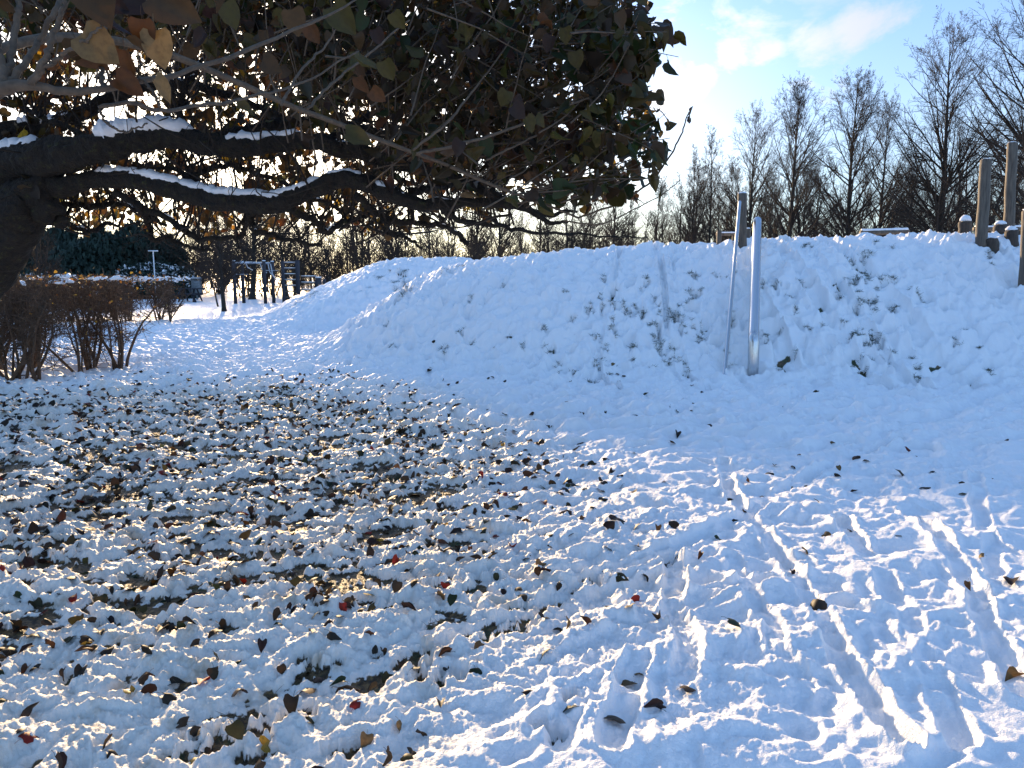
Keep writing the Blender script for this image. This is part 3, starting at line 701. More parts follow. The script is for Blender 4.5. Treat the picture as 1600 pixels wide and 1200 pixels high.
PAL = {'olive': (.050, .043, .012), 'green': (.018, .033, .011), 'brown': (.056, .033, .015), 'rust': (.085, .036, .014), 'plum': (.024, .013, .012), 'tan': (.17, .11, .048), 'yellow': (.30, .21, .04), 'dark': (.03, .024, .016), 'red': (.22, .018, .012)}
def tints(names, p, n, var=.22):
    c = np.array([PAL[q] for q in names])[rng.choice(len(names), n, p=p)]
    return np.clip(c * rng.lognormal(0, var * 1.5, (n, 1)) * rng.lognormal(0, .08, (n, 3)), 0, .8)
def in_poly(px, py, poly):
    poly = np.array(poly, float); ins = np.zeros(len(px), bool); j = len(poly) - 1
    for i in range(len(poly)):
        xi, yi = poly[i]; xj, yj = poly[j]
        c = ((yi > py) != (yj > py)) & (px < (xj - xi) * (py - yi) / (yj - yi + 1e-9) + xi); ins ^= c; j = i
    return ins
def twig_spray(px, py, Y, L, base_dir, r0=.0035, leaves=8, size=.07, names=('olive', 'brown', 'green', 'plum', 'rust', 'dark'), p=(.30, .25, .10, .06, .05, .24), drop=.15):
    """sprays of heart-shaped leaves in opposite pairs along thin shoots whose tips lie at the given points"""
    N = len(px); tip = PT(px, py, Y); d = nrm(base_dir + rng.normal(0, .38, (N, 3)))
    st = tip - d * L[:, None] * .9
    P, R = grow(st, d, L, 6, .05, .10, np.full(N, r0), np.full(N, r0 * .35))
    ok = above_edge(P, .045); P, R = P[ok], R[ok]; N = len(P)
    m = leaves; t = np.tile(np.linspace(.22, 1.0, m), (N, 1)) + rng.normal(0, .02, (N, m)); t = np.clip(t, 0, .999)
    i = (t * 5).astype(int); f = (t * 5 - i)[..., None]; n = np.arange(N)[:, None]
    pos = P[n, i] * (1 - f) + P[n, i + 1] * f; tan = nrm(P[n, i + 1] - P[n, i])
    sd = np.where(np.arange(m) % 2 == 0, 1, -1)[None, :, None] * nrm(np.cross(tan, rng.normal(0, 1, (N, m, 3)) + (0, 0, 1.2)))
    ax = nrm(tan * .35 + sd * .75 + np.array([0, 0, -.55]) + rng.normal(0, .35, (N, m, 3)))
    nor = nrm(np.array([0, -.35, .45]) + rng.normal(0, .75, (N, m, 3)))
    keep = rng.random((N, m)) > drop; sz = size * rng.uniform(.5, 1.3, (N, m))
    pos = pos + ax * sz[..., None] * .42
    k = keep.ravel(); M = k.sum()
    V, F, T = leaves_mesh(pos.reshape(-1, 3)[k], ax.reshape(-1, 3)[k], nor.reshape(-1, 3)[k], sz.ravel()[k], tints(names, p, M), rng.uniform(.0, 1.1, M), rng.uniform(-.2, 1.3, M))
    return (V, F, T), tubes(P, R, 4)
OUT = [(-700, -500), (930, -500), (960, -120), (985, -40), (1010, 15), (1035, 60), (1010, 95), (1000, 130), (1025, 160), (1040, 205), (1015, 260), (985, 305), (955, 330), (900, 345), (820, 335), (700, 330), (560, 320),
       (420, 300), (250, 300), (120, 260), (-100, 300), (-700, 420)]
def sample_out(n, poly, xr=(-700, 1060), yr=(-500, 420)):
    xs, ys = [], []
    while len(xs) < n:
        a = rng.uniform(*xr, 4000); b = rng.uniform(*yr, 4000)
        pr = np.where((a < -60) | (b < -60), .35, 1.0)
        k = in_poly(a, b, poly) & (rng.random(4000) < pr); xs += list(a[k]); ys += list(b[k])
    return np.array(xs[:n]), np.array(ys[:n])
lv, tw = [], []
# the lilac: leafy outer screen on long pale shoots, two metres and more away
LIL = [(-700, -500), (930, -500), (930, -120), (955, -40), (982, 15), (1005, 60), (985, 95), (972, 130), (998, 160), (1010, 205), (985, 240), (955, 262), (930, 285), (860, 295), (800, 285), (740, 250), (660, 215), (600, 150), (480, 95), (380, 60), (250, 20), (-100, -10), (-700, 10)]
n = 1450; px, py = sample_out(n, LIL); Y = rng.uniform(2.7, 4.2, n)
out_dir = np.stack([np.clip((px - 300) / 900, -.5, .8), np.full(n, -.15), np.clip((330 - py) / 500, -.05, .9)], 1)
a_, b_ = twig_spray(px, py, Y, rng.uniform(.22, .5, n), out_dir, leaves=9, size=.053)
lil_leaves, lil_tw = [a_], [b_]
# right rim, individually readable leaves
rim = smooth_poly(np.array([(965, -60), (1000, 8), (1030, 50), (1036, 72), (1008, 100), (1015, 128), (1032, 165), (1040, 205), (1022, 240), (1025, 250), (990, 268), (960, 285)], float), 60) + rng.normal(0, 6, (60, 2)) - (14, 0)
a_, b_ = twig_spray(rim[:, 0] - 6, rim[:, 1] + 8, rng.uniform(2.7, 3.3, 60), rng.uniform(.3, .45, 60), np.tile([.75, 0, .35], (60, 1)), leaves=8, size=.066, names=('olive', 'green', 'dark', 'brown'), p=(.45, .25, .15, .15), drop=.1)
lil_leaves.append(a_); lil_tw.append(b_)
# old tree's own leaves, smaller in the picture, farther back
n = 1250; px, py = sample_out(n, OUT); Y = rng.uniform(4.4, 8.0, n)
out_dir = np.stack([np.clip((px - 200) / 900, -.6, .9), np.full(n, .1), np.clip((330 - py) / 500, -.2, .8)], 1)
a_, b_ = twig_spray(px, py, Y, rng.uniform(.25, .6, n), out_dir, leaves=10, size=.074, names=('olive', 'brown', 'dark', 'yellow', 'tan'), p=(.36, .30, .22, .05, .07))
lv.append(a_); tw.append(b_)
# hanging fringe below the limbs, thin and catching the light
n = 190; px = rng.uniform(60, 620, n); py = 295 + rng.beta(1.3, 2.2, n) * 85; Y = rng.uniform(5.0, 9.0, n)
a_, b_ = twig_spray(px, py, Y, rng.uniform(.12, .3, n), np.tile([.1, 0, -.6], (n, 1)), leaves=6, size=.065, names=('yellow', 'rust', 'tan', 'olive'), p=(.2, .15, .35, .3), drop=.4)
lv.append(a_); tw.append(b_)
def put_leaves(name, lst, mat, parent):
    V, F = join([(a, b) for a, b, _ in lst]); return obj(name, V, F, mat, parent, attrs={'tint': np.concatenate([t for _, _, t in lst])})
put_leaves('crown', lv, M_LEAF, overhang)
obj('fine_twigs', *join(tw), M_TWIG_D, overhang)

# ------------------------------------------------------------------ lilac shrub close by
lilac = thing('lilac_shrub', (-1.75, .75, .03), 'lilac with pale branches and heart-shaped olive and brown leaves filling the top of the view', 'shrub')
LB = [
    [(-900, 900, 1.25, 60), (-600, 600, 1.25, 50), (-300, 350, 1.25, 40), (-120, 210, 1.25, 34), (0, 140, 1.25, 28), (60, 135, 1.25, 17), (100, 142, 1.27, 15), (170, 138, 1.3, 13), (240, 125, 1.35, 11), (300, 108, 1.42, 9), (380, 80, 1.5, 8), (460, 48, 1.6, 6), (540, 8, 1.7, 4), (600, -30, 1.8, 3)],
    [(-20, 150, 1.25, 22), (5, 130, 1.25, 20), (0, 90, 1.27, 16), (-10, 40, 1.3, 13), (-20, -40, 1.35, 10)],
    [(0, 140, 1.25, 20), (15, 105, 1.27, 14), (24, 50, 1.3, 12), (30, 0, 1.32, 10), (34, -60, 1.36, 8)],
    [(5, 138, 1.25, 18), (35, 105, 1.27, 13), (60, 60, 1.3, 11), (85, 20, 1.3, 10), (105, -40, 1.36, 8)],
    [(50, 130, 1.24, 16), (70, 90, 1.24, 12), (85, 50, 1.25, 10), (100, 5, 1.25, 8), (115, -60, 1.26, 6)],
    [(60, 112, 1.24, 9), (100, 85, 1.24, 8), (135, 62, 1.22, 6), (160, 40, 1.22, 4)],
    [(155, 168, 1.32, 7), (200, 158, 1.36, 8), (235, 172, 1.4, 8), (290, 168, 1.5, 7), (350, 160, 1.6, 6), (420, 145, 1.7, 5), (480, 125, 1.8, 4), (560, 80, 1.9, 3)],
    [(160, 140, 1.3, 8), (160, 110, 1.33, 8), (163, 80, 1.36, 7), (165, 30, 1.4, 5), (168, -40, 1.4, 4)],
    [(155, 172, 1.32, 6), (170, 195, 1.32, 5), (195, 205, 1.34, 4), (230, 195, 1.36, 3)],
    [(215, 118, 1.33, 6), (232, 135, 1.32, 5), (248, 160, 1.3, 5), (250, 168, 1.3, 4)],
    [(440, 165, 2.0, 6), (470, 110, 2.1, 5), (510, 70, 2.2, 4), (530, 35, 2.2, 2)],
    [(480, 170, 2.2, 6), (520, 130, 2.3, 5), (570, 90, 2.4, 4), (640, 30, 2.5, 3)],
    [(645, 235, 2.6, 5), (700, 190, 2.6, 5), (740, 140, 2.7, 4), (800, 60, 2.8, 3), (830, 0, 2.8, 2)],
    [(650, 240, 2.6, 6), (720, 225, 2.6, 6), (800, 200, 2.7, 5), (880, 165, 2.8, 4), (960, 120, 2.8, 3)],
    [(760, 250, 2.8, 4), (830, 215, 2.8, 4), (900, 180, 2.9, 3), (960, 140, 2.9, 3)],
    [(905, 340, 3.0, 4), (960, 320, 3.0, 4), (1010, 290, 3.0, 4), (1040, 255, 3.0, 3.6), (1062, 215, 3.0, 3.2), (1076, 176, 3.0, 2.4)],
    [(880, 345, 3.2, 3), (940, 350, 3.2, 3), (1000, 322, 3.3, 2.4), (1040, 300, 3.3, 2), (1062, 282, 3.3, 1.5)],
    [(-300, 350, 1.25, 32), (-200, 230, 1.4, 26), (-80, 120, 1.7, 22), (60, 60, 2.0, 18), (250, 80, 2.3, 14), (440, 160, 2.5, 11), (650, 240, 2.7, 8), (800, 300, 2.9, 6), (905, 340, 3.0, 4)],
]
lb = []
for i, rows in enumerate(LB):
    P, R = limb(rows, 40); R = R * .78; P = P + .004 * np.stack([perlin(np.arange(40) * .5, np.full(40, 5.3 + i), 97 + a) for a in range(3)], 1)
    lb.append(bark_tube(P, R, 8, .07, i))
base_st = smooth_poly(np.array([(-1.75, .75, .02, .045), (-1.7, .8, .5, .04), (-1.6, .95, .9, .036), (*PT(-700, 690, 1.25), .03)]), 20)
base_st2 = smooth_poly(np.array([(-1.8, .7, .02, .04), (-1.9, .9, .9, .035), (-1.6, 1.15, 1.6, .03), (*PT(-200, 230, 1.4), .02)]), 24)
obj('stem', *bark_tube(base_st[:, :3], base_st[:, 3], 10, .08, 3), M_TWIG, lilac)
obj('stem', *bark_tube(base_st2[:, :3], base_st2[:, 3], 10, .08, 4), M_TWIG, lilac)
# buds at the tip of the bare shoot
tipp = PT(1076, 176, 3.0)
for k in range(5):
    d = np.array([rng.normal(.2, .4), rng.normal(0, .4), 1.0]); d /= np.linalg.norm(d)
    q = tipp + rng.normal(0, .004, 3) - (0, 0, .01 * k)
    lb.append(tubes(np.array([q, q + d * .008, q + d * .022]), np.array([.003, .006, .001]), 6, True))
obj('branches', *join(lb), M_TWIG, lilac)
# large leaves near the lens, hand placed: px, py of leaf base, px, py of tip, Y, length scale
big = [(128, 52, 188, 102, 1.22, 'tan'), (195, 60, 215, 70, 1.24, 'brown'), (222, 30, 230, 82, 1.24, 'rust'), (244, 48, 258, 110, 1.25, 'tan'), (118, 60, 140, 112, 1.3, 'brown'), (195, 78, 205, 118, 1.28, 'rust'),
       (240, -8, 318, 36, 1.3, 'brown'), (130, -40, 178, 55, 1.2, 'brown'), (150, 0, 205, 20, 1.3, 'plum'), (190, 5, 235, 12, 1.32, 'plum'), (170, 20, 190, 52, 1.35, 'plum'), (180, 122, 228, 150, 1.3, 'rust'),
       (240, 125, 262, 150, 1.3, 'tan'), (130, 90, 148, 95, 1.3, 'rust'), (330, -20, 345, 20, 1.5, 'brown'), (0, -10, 20, 15, 1.3, 'brown'), (370, 165, 400, 175, 1.9, 'olive'), (540, 210, 585, 225, 2.1, 'olive'),
       (480, 40, 500, 70, 1.9, 'rust'), (455, 15, 470, 60, 1.7, 'brown'), (520, 10, 560, 60, 1.9, 'olive'), (350, 5, 372, 48, 1.7, 'olive'), (560, 80, 600, 110, 2.0, 'olive'), (600, 95, 615, 130, 2.0, 'olive'),
       (560, 120, 575, 145, 2.0, 'rust'), (580, 140, 604, 160, 2.1, 'rust'), (615, 20, 632, 46, 2.0, 'olive'), (410, 95, 445, 112, 1.9, 'brown')]
for k in range(45):
    a = rng.uniform(280, 1000); b = rng.uniform(-40, 230 if a > 600 else 90); th_ = rng.uniform(.4, 2.4)
    big.append((a, b, a + 30 * math.cos(th_), b + 30 * math.sin(th_), rng.uniform(2.4, 3.0), rng.choice(['olive', 'olive', 'brown', 'green', 'plum'])))
bp = PT([q[0] for q in big], [q[1] for q in big], [q[4] for q in big]); bt = PT([q[2] for q in big], [q[3] for q in big], [q[4] + .02 for q in big])
axb = bt - bp; ln = np.linalg.norm(axb, axis=1)
szb = np.clip(ln, .048, .08); nb = len(big)
norb = nrm(np.array([0, -.9, .3]) + rng.normal(0, .35, (nb, 3)))
tb_ = np.array([PAL[q[5]] for q in big]) * rng.lognormal(.1, .15, (nb, 1))
lil_leaves.append(leaves_mesh(bp, axb, norb, szb, tb_, rng.uniform(.1, .6, nb), rng.uniform(.0, .6, nb)))
put_leaves('leaves', lil_leaves, M_LEAF, lilac)
obj('shoots', *join(lil_tw), M_TWIG, lilac)

# ------------------------------------------------------------------ bare trees
def make_tree_meshes(seed, H, r0, nlimb, spread, first, trop, depth4=3, narrow=.5, lean=0.0, fork=1):
    """crown as arrays: trunk (V,F) and branches (V,F)"""
    global rng
    keep = rng; rng = np.random.default_rng(seed)
    P0, R0 = grow(np.zeros((fork, 3)), np.array([[rng.normal(0, .03) + lean, rng.normal(0, .03), 1]] * fork) + (rng.normal(0, .10, (fork, 3)) if fork > 1 else 0), np.full(fork, H) * np.linspace(1, .8, fork), 16, .4, .014, np.full(fork, r0), np.full(fork, r0 * .06))
    R0[:, 0] *= 1.35; R0 *= np.interp(np.linspace(0, 1, 16), [0, .5, 1], [1, 1, .8])
    parts = [tubes(P0, R0, 9)]
    def kids(P, R, n, tlo, thi, ang, ratio, rratio, K, trop, jit, powl=1.0):
        N, Kp, _ = P.shape
        L = np.linalg.norm(np.diff(P, axis=1), axis=2).sum(1)
        t = rng.uniform(tlo, thi, (N, n)); a = t * (Kp - 1); i = np.minimum(a.astype(int), Kp - 2); f = (a - i)[..., None]; ii = np.arange(N)[:, None]
        pos = P[ii, i] * (1 - f) + P[ii, i + 1] * f; tan = nrm(P[ii, i + 1] - P[ii, i]); rad = R[ii, i] * (1 - f[..., 0]) + R[ii, i + 1] * f[..., 0]
        perp = nrm(np.cross(tan, rng.normal(0, 1, (N, n, 3)))); an = np.radians(rng.normal(ang, 9, (N, n)) * (np.interp(t, [.1, 1], [1.25, .55]) if N <= 4 else 1))[..., None]
        d = tan * np.cos(an) + perp * np.sin(an)
        ll = L[:, None] * ratio * (np.interp(t, [.1, .3, .5, .75, 1], [.8, 1.05, 1.0, .7, .3]) if N <= 4 else (1 - t * .5)) * (rng.uniform(.85, 1.1, (N, n)) if N <= 4 else rng.uniform(.7, 1.2, (N, n)))
        return grow(pos.reshape(-1, 3), d.reshape(-1, 3), ll.ravel(), K, trop, jit, np.minimum(rad.ravel() * rratio, ll.ravel() * .03), np.minimum(rad.ravel() * .12, .006))
    P1, R1 = kids(P0, R0, nlimb // fork, first, .97, spread, narrow, .48, 9, trop, .035, 1.0)
    P2, R2 = kids(P1, R1, 10, .12, .98, 34, .38, .6, 6, trop * .3, .04)
    P3, R3 = kids(P2, R2, 5, .1, 1, 38, .55, .6, 4, trop * .1, .05)
    P4, R4 = kids(P3, R3, 2, .1, 1, 36, .65, .7, 3, 0, .06)
    R3 = np.maximum(R3, .0055); R4 = np.maximum(R4, .0035)
    cr = [tubes(P1, R1, 6), tubes(P2, R2, 4), tubes(P3, R3, 3), tubes(P4, R4, 3)]
    rng = keep
    return join(parts), join(cr)
def proto_tree(name, seed, H, **kw):
    (tv, tf), (cv, cf_) = make_tree_meshes(seed, H, **kw)
    return mesh_data('trunk', tv, tf, [M_BARK]), mesh_data('crown', cv, cf_, [M_FARTWIG])
VAR = {
    'oval': proto_tree('a', 11, 12, r0=.19, nlimb=66, spread=46, first=.20, trop=.35, narrow=.36, depth4=3),
    'oval2': proto_tree('b', 12, 12, r0=.18, nlimb=62, spread=42, first=.20, trop=.35, narrow=.34, depth4=3),
    'wide': proto_tree('c', 13, 12, r0=.21, nlimb=58, spread=54, first=.20, trop=.4, narrow=.42, depth4=3),
    'forked': proto_tree('d', 14, 11, r0=.15, nlimb=54, spread=38, first=.22, trop=.7, narrow=.34, depth4=3, fork=3),
    'slim': proto_tree('e', 15, 11, r0=.12, nlimb=42, spread=38, first=.16, trop=.7, narrow=.26, depth4=3),
}
def plant(var, px, py_top, Y, label, group=None, name='bare_tree', wide=1.0, rz=None):
    """a bare tree at photo column px whose tip reaches py_top"""
    X = (px - 800) / F0 * Y * 1.0; H = float(PT(px, py_top, Y)[2])
    base = {'oval': 12, 'oval2': 12, 'wide': 12, 'forked': 11, 'slim': 11}[var]; s = H / base
    root = thing(name, (X, Y, -.05), label, 'tree', group)
    root.rotation_euler = (0, 0, rng.uniform(0, 6.28) if rz is None else rz); root.scale = (s * wide, s * wide, s)
    for nm, me in zip(('trunk', 'crown'), VAR[var]):
        o = link(bpy.data.objects.new(nm, me)); o.parent = root
    return root
GT = 'bare trees in a row behind the mound'
plant('wide', 1600, -10, 31, 'tall bare tree at the far right edge, its crown running out of the picture', GT, wide=1.05)
plant('oval', 1452, 50, 35, 'tallest complete bare tree on the skyline, dark trunk left of the leaning timber posts', GT, wide=.95)
plant('forked', 1500, 150, 44, 'bare tree with several thin stems just right of and behind the tallest one', GT)
plant('oval2', 1316, 128, 39, 'bare oval tree above the left end of the snowy beam', GT)
plant('oval', 1366, 165, 43, 'bare tree with close dark twigs between the oval tree and the tallest tree', GT, wide=.8)
plant('oval2', 1222, 140, 38, 'bare upright tree rising just right of the thick steel tube', GT)
plant('forked', 1250, 230, 46, 'bare forked tree behind the upright one right of the steel tube', GT)
plant('oval', 1166, 180, 44, 'bare tree standing directly behind the steel rails', GT, wide=.85)
plant('slim', 1102, 212, 52, 'thin bare tree left of the steel rails', GT)
plant('slim', 1075, 240, 56, 'thin bare tree between the conifer and the rails', GT)
plant('slim', 1135, 255, 60, 'short thin bare tree close left of the rails', GT)
plant('wide', 1420, 250, 52, 'low wide bare tree behind the long snowy beam', GT)
plant('wide', 1555, 230, 50, 'low wide bare tree seen between the two leaning timber posts', GT)
GM = 'distant bare trees closing the view'
k = 0
mids = [(1700, 120, 48)] + [(x + rng.uniform(-14, 14), rng.uniform(255, 310), rng.uniform(58, 82)) for x in range(560, 1640, 33)] + [(x + rng.uniform(-14, 14), rng.uniform(335, 368), rng.uniform(56, 78)) for x in range(-160, 560, 36)]
for x, yt, Y in mids:
    plant(['slim', 'forked', 'oval2', 'oval', 'slim'][k % 5], x, yt, Y, 'leafless tree in the distant wood behind the park', GM); k += 1
# trees standing on the lawn at the left, with named places
plant('oval2', 352, 322, 31.5, 'dark-trunked tree on the lawn left of the climbing frame', None, 'lawn_tree', wide=1.5, rz=1.0)
t2 = plant('slim', 343, 330, 37, 'slanting thin tree behind the dark-trunked lawn tree', None, 'lawn_tree', wide=.8); t2.rotation_euler = (0, RAD(-9), .6)
plant('wide', 396, 315, 48, 'thick-trunked tree seen through the climbing frame', None, 'lawn_tree', rz=2.0, wide=1.9)
plant('wide', 452, 318, 46, 'tree behind the wall bars of the climbing frame', None, 'lawn_tree', rz=4.0, wide=1.2)
plant('forked', 520, 335, 50, 'small bare tree at the foot of the smaller mound', None, 'lawn_tree')
plant('forked', 60, 330, 30, 'grey bare bushy tree behind the near hedge', None, 'lawn_tree', wide=1.2)

# brushwood: individual shrubs
def shrub_mesh(seed, ns, H, spread, mat, r=.018):
    global rng
    keep = rng; rng = np.random.default_rng(seed)
    P, R = grow(rng.normal(0, .12, (ns, 3)) * (1, 1, 0), np.stack([rng.normal(0, spread, ns), rng.normal(0, spread, ns), np.ones(ns)], 1), rng.uniform(.7, 1.05, ns) * H, 9, .25, .09, np.full(ns, r), np.full(ns, r * .3))
    def kids(P, R, n, ratio, K):
        N, Kp, _ = P.shape; L = np.linalg.norm(np.diff(P, axis=1), axis=2).sum(1)
        t = rng.uniform(.15, 1, (N, n)); a = t * (Kp - 1); i = np.minimum(a.astype(int), Kp - 2); f = (a - i)[..., None]; ii = np.arange(N)[:, None]
        pos = P[ii, i] * (1 - f) + P[ii, i + 1] * f; tan = nrm(P[ii, i + 1] - P[ii, i])
        d = nrm(tan + .8 * nrm(rng.normal(0, 1, (N, n, 3)))); ll = (L[:, None] * ratio * rng.uniform(.5, 1.2, (N, n))).ravel()
        return grow(pos.reshape(-1, 3), d.reshape(-1, 3), ll, K, .3, .12, np.full(N * n, R[:, -1].mean()), np.full(N * n, R[:, -1].mean() * .5))
    P2, R2 = kids(P, R, 10, .4, 5); P3, R3 = kids(P2, R2, 6, .5, 3)
    out = join([tubes(P, R, 5), tubes(P2, np.maximum(R2, .005), 3), tubes(P3, np.maximum(R3, .0045), 3)]); rng = keep
    return mesh_data('brush', *out, [mat])
SH = [shrub_mesh(21, 16, 3.0, .45, M_BRUSH), shrub_mesh(22, 22, 2.6, .6, M_BRUSH), shrub_mesh(23, 14, 3.4, .35, M_FARTWIG)]
def bush(x, Y, s, i, label, group, name='bare_shrub'):
    o = link(bpy.data.objects.new(name, SH[i])); o.location = ((x - 800) / F0 * Y, Y, -.03); o.rotation_euler = (0, 0, rng.uniform(0, 6.28))
    o.scale = (s * 1.15, s * 1.15, s); tag(o, label, 'shrub', group)
for x in range(930, 1700, 38):
    bush(x + rng.uniform(-10, 10), rng.uniform(42, 56), rng.uniform(.8, 1.25), rng.integers(0, 3), 'brown leafless shrub in the undergrowth behind the large mound', 'shrubs behind the large mound')
for x in range(-80, 930, 19):
    bush(x + rng.uniform(-10, 10), rng.uniform(50, 66), rng.uniform(.9, 1.7), rng.integers(0, 3), 'leafless brown shrub closing the lawn in the distance', 'shrubs beyond the lawn')
# the far wood as one mass
far = []
meV = np.empty(len(VAR['slim'][1].vertices) * 3, np.float32); VAR['slim'][1].vertices.foreach_get('co', meV); meV = meV.reshape(-1, 3)
sub = 0
N = 190; xs = np.linspace(-95, 110, N) + rng.normal(0, .6, N); ys = rng.uniform(84, 125, N)
P, R = grow(np.stack([xs, ys, np.zeros(N)], 1), np.tile([0, 0, 1.0], (N, 1)) + rng.normal(0, .06, (N, 3)), rng.uniform(5, 9.5, N), 6, .2, .05, np.full(N, .14), np.full(N, .03))
def kids2(P, R, n, ratio, K, rmin):
    Nn, Kp, _ = P.shape; L = np.linalg.norm(np.diff(P, axis=1), axis=2).sum(1)
    t = rng.uniform(.12, 1, (Nn, n)); a = t * (Kp - 1); i = np.minimum(a.astype(int), Kp - 2); f = (a - i)[..., None]; ii = np.arange(Nn)[:, None]
    pos = P[ii, i] * (1 - f) + P[ii, i + 1] * f; tan = nrm(P[ii, i + 1] - P[ii, i])
    d = nrm(tan + .9 * nrm(rng.normal(0, 1, (Nn, n, 3)))); ll = (L[:, None] * ratio * (1.1 - .6 * t) * rng.uniform(.6, 1.2, (Nn, n))).ravel()
    return grow(pos.reshape(-1, 3), d.reshape(-1, 3), ll, K, .5, .1, np.full(Nn * n, rmin * 2), np.full(Nn * n, rmin))
P2, R2 = kids2(P, R, 16, .38, 4, .02); P3, R3 = kids2(P2, R2, 7, .5, 3, .012)
o = obj('woodland', *join([tubes(P, R, 4), tubes(P2, R2, 3), tubes(P3, R3, 3)]), M_FARTWIG)
tag(o, 'far-off leafless wood along the horizon', 'wood', None, 'stuff')

# evergreens: clumps of small faces
def clump_mesh(seed, n, shape, size, mat, snow=0.0, name='crown'):
    r = np.random.default_rng(seed); d = nrm(r.normal(0, 1, (n, 3))); d[:, 2] = np.abs(d[:, 2]) if shape != 'ball' else d[:, 2]
    lumps = nrm(r.normal(0, 1, (26, 3)))
    bump = 1 + .28 * np.max(d @ lumps.T, axis=1) ** 8 - .15
    rad = (r.random(n) ** .25) * bump
    if shape == 'cone':
        t = r.random(n) ** .7; rr = (1 - t) * (1 + .25 * np.sin(t * 26)) * r.random(n) ** .35; a = r.uniform(0, 6.28, n)
        p = np.stack([rr * np.cos(a), rr * np.sin(a), t * 2], 1)
    else: p = d * rad[:, None]
    u = nrm(r.normal(0, 1, (n, 3))); v = nrm(np.cross(u, r.normal(0, 1, (n, 3)))); s = size * r.uniform(.6, 1.3, (n, 1))
    V = np.stack([p - u * s, p + v * s * .5, p + u * s, p - v * s * .5], 1).reshape(-1, 3); F = np.arange(n * 4).reshape(-1, 4)
    mi = (r.random(n) < snow * np.clip(p[:, 2] * 1.6, 0, 1)).astype(int) if snow else np.zeros(n, int)
    return mesh_data(name, V, [F], [mat, M_SNOW], False, None, mi)
EV = clump_mesh(5, 9000, 'dome', .07, M_EVER); EVS = clump_mesh(6, 9000, 'dome', .045, M_EVER, .22); CON = None
def evergreen(px, Y, wd, H, me, label, cat, name, group=None, zscale=None):
    X = (px - 800) / F0 * Y; root = thing(name, (X, Y, -.02), label, cat, group)
    V, F = tubes(np.array([[0, 0, 0], [0, 0, H * .5], [.02, 0, H * .8]]), np.array([.16, .12, .05]), 7)
    o = link(bpy.data.objects.new('trunk', mesh_data('trunk', V, F, [M_BARK]))); o.parent = root
    o = link(bpy.data.objects.new('crown', me)); o.parent = root; o.scale = (wd, wd, H / (2.0 if me is CON else 1.0))
    return root
for i, (x, Y, wd, H) in enumerate([(90, 52, 2.6, 4.6), (150, 49, 2.4, 4.2), (205, 51, 2.5, 4.8), (30, 54, 2.8, 4.4), (262, 55, 2.0, 4.0), (-60, 50, 3, 5)]):
    evergreen(x, Y, wd, H, EV, 'dark evergreen shrub beyond the near hedge', 'evergreen', 'evergreen_shrub', 'dark evergreens at the left')
evergreen(238, 50, 3.0, 2.5, EVS, 'rounded evergreen bush dusted with snow behind the far hedge', 'bush', 'snowy_bush')
evergreen(286, 51, 1.2, 1.9, EVS, 'small snow-dusted evergreen bush beside the litter bin', 'bush', 'snowy_bush')
evergreen(60, 36, 2.6, 1.75, EVS, 'low snow-dusted bush behind the near hedge', 'bush', 'snowy_bush')
plant('slim', 1020, 283, 58, 'narrow pointed bare tree left of the steel rails, close to the leafy crown', GT, wide=1.3)

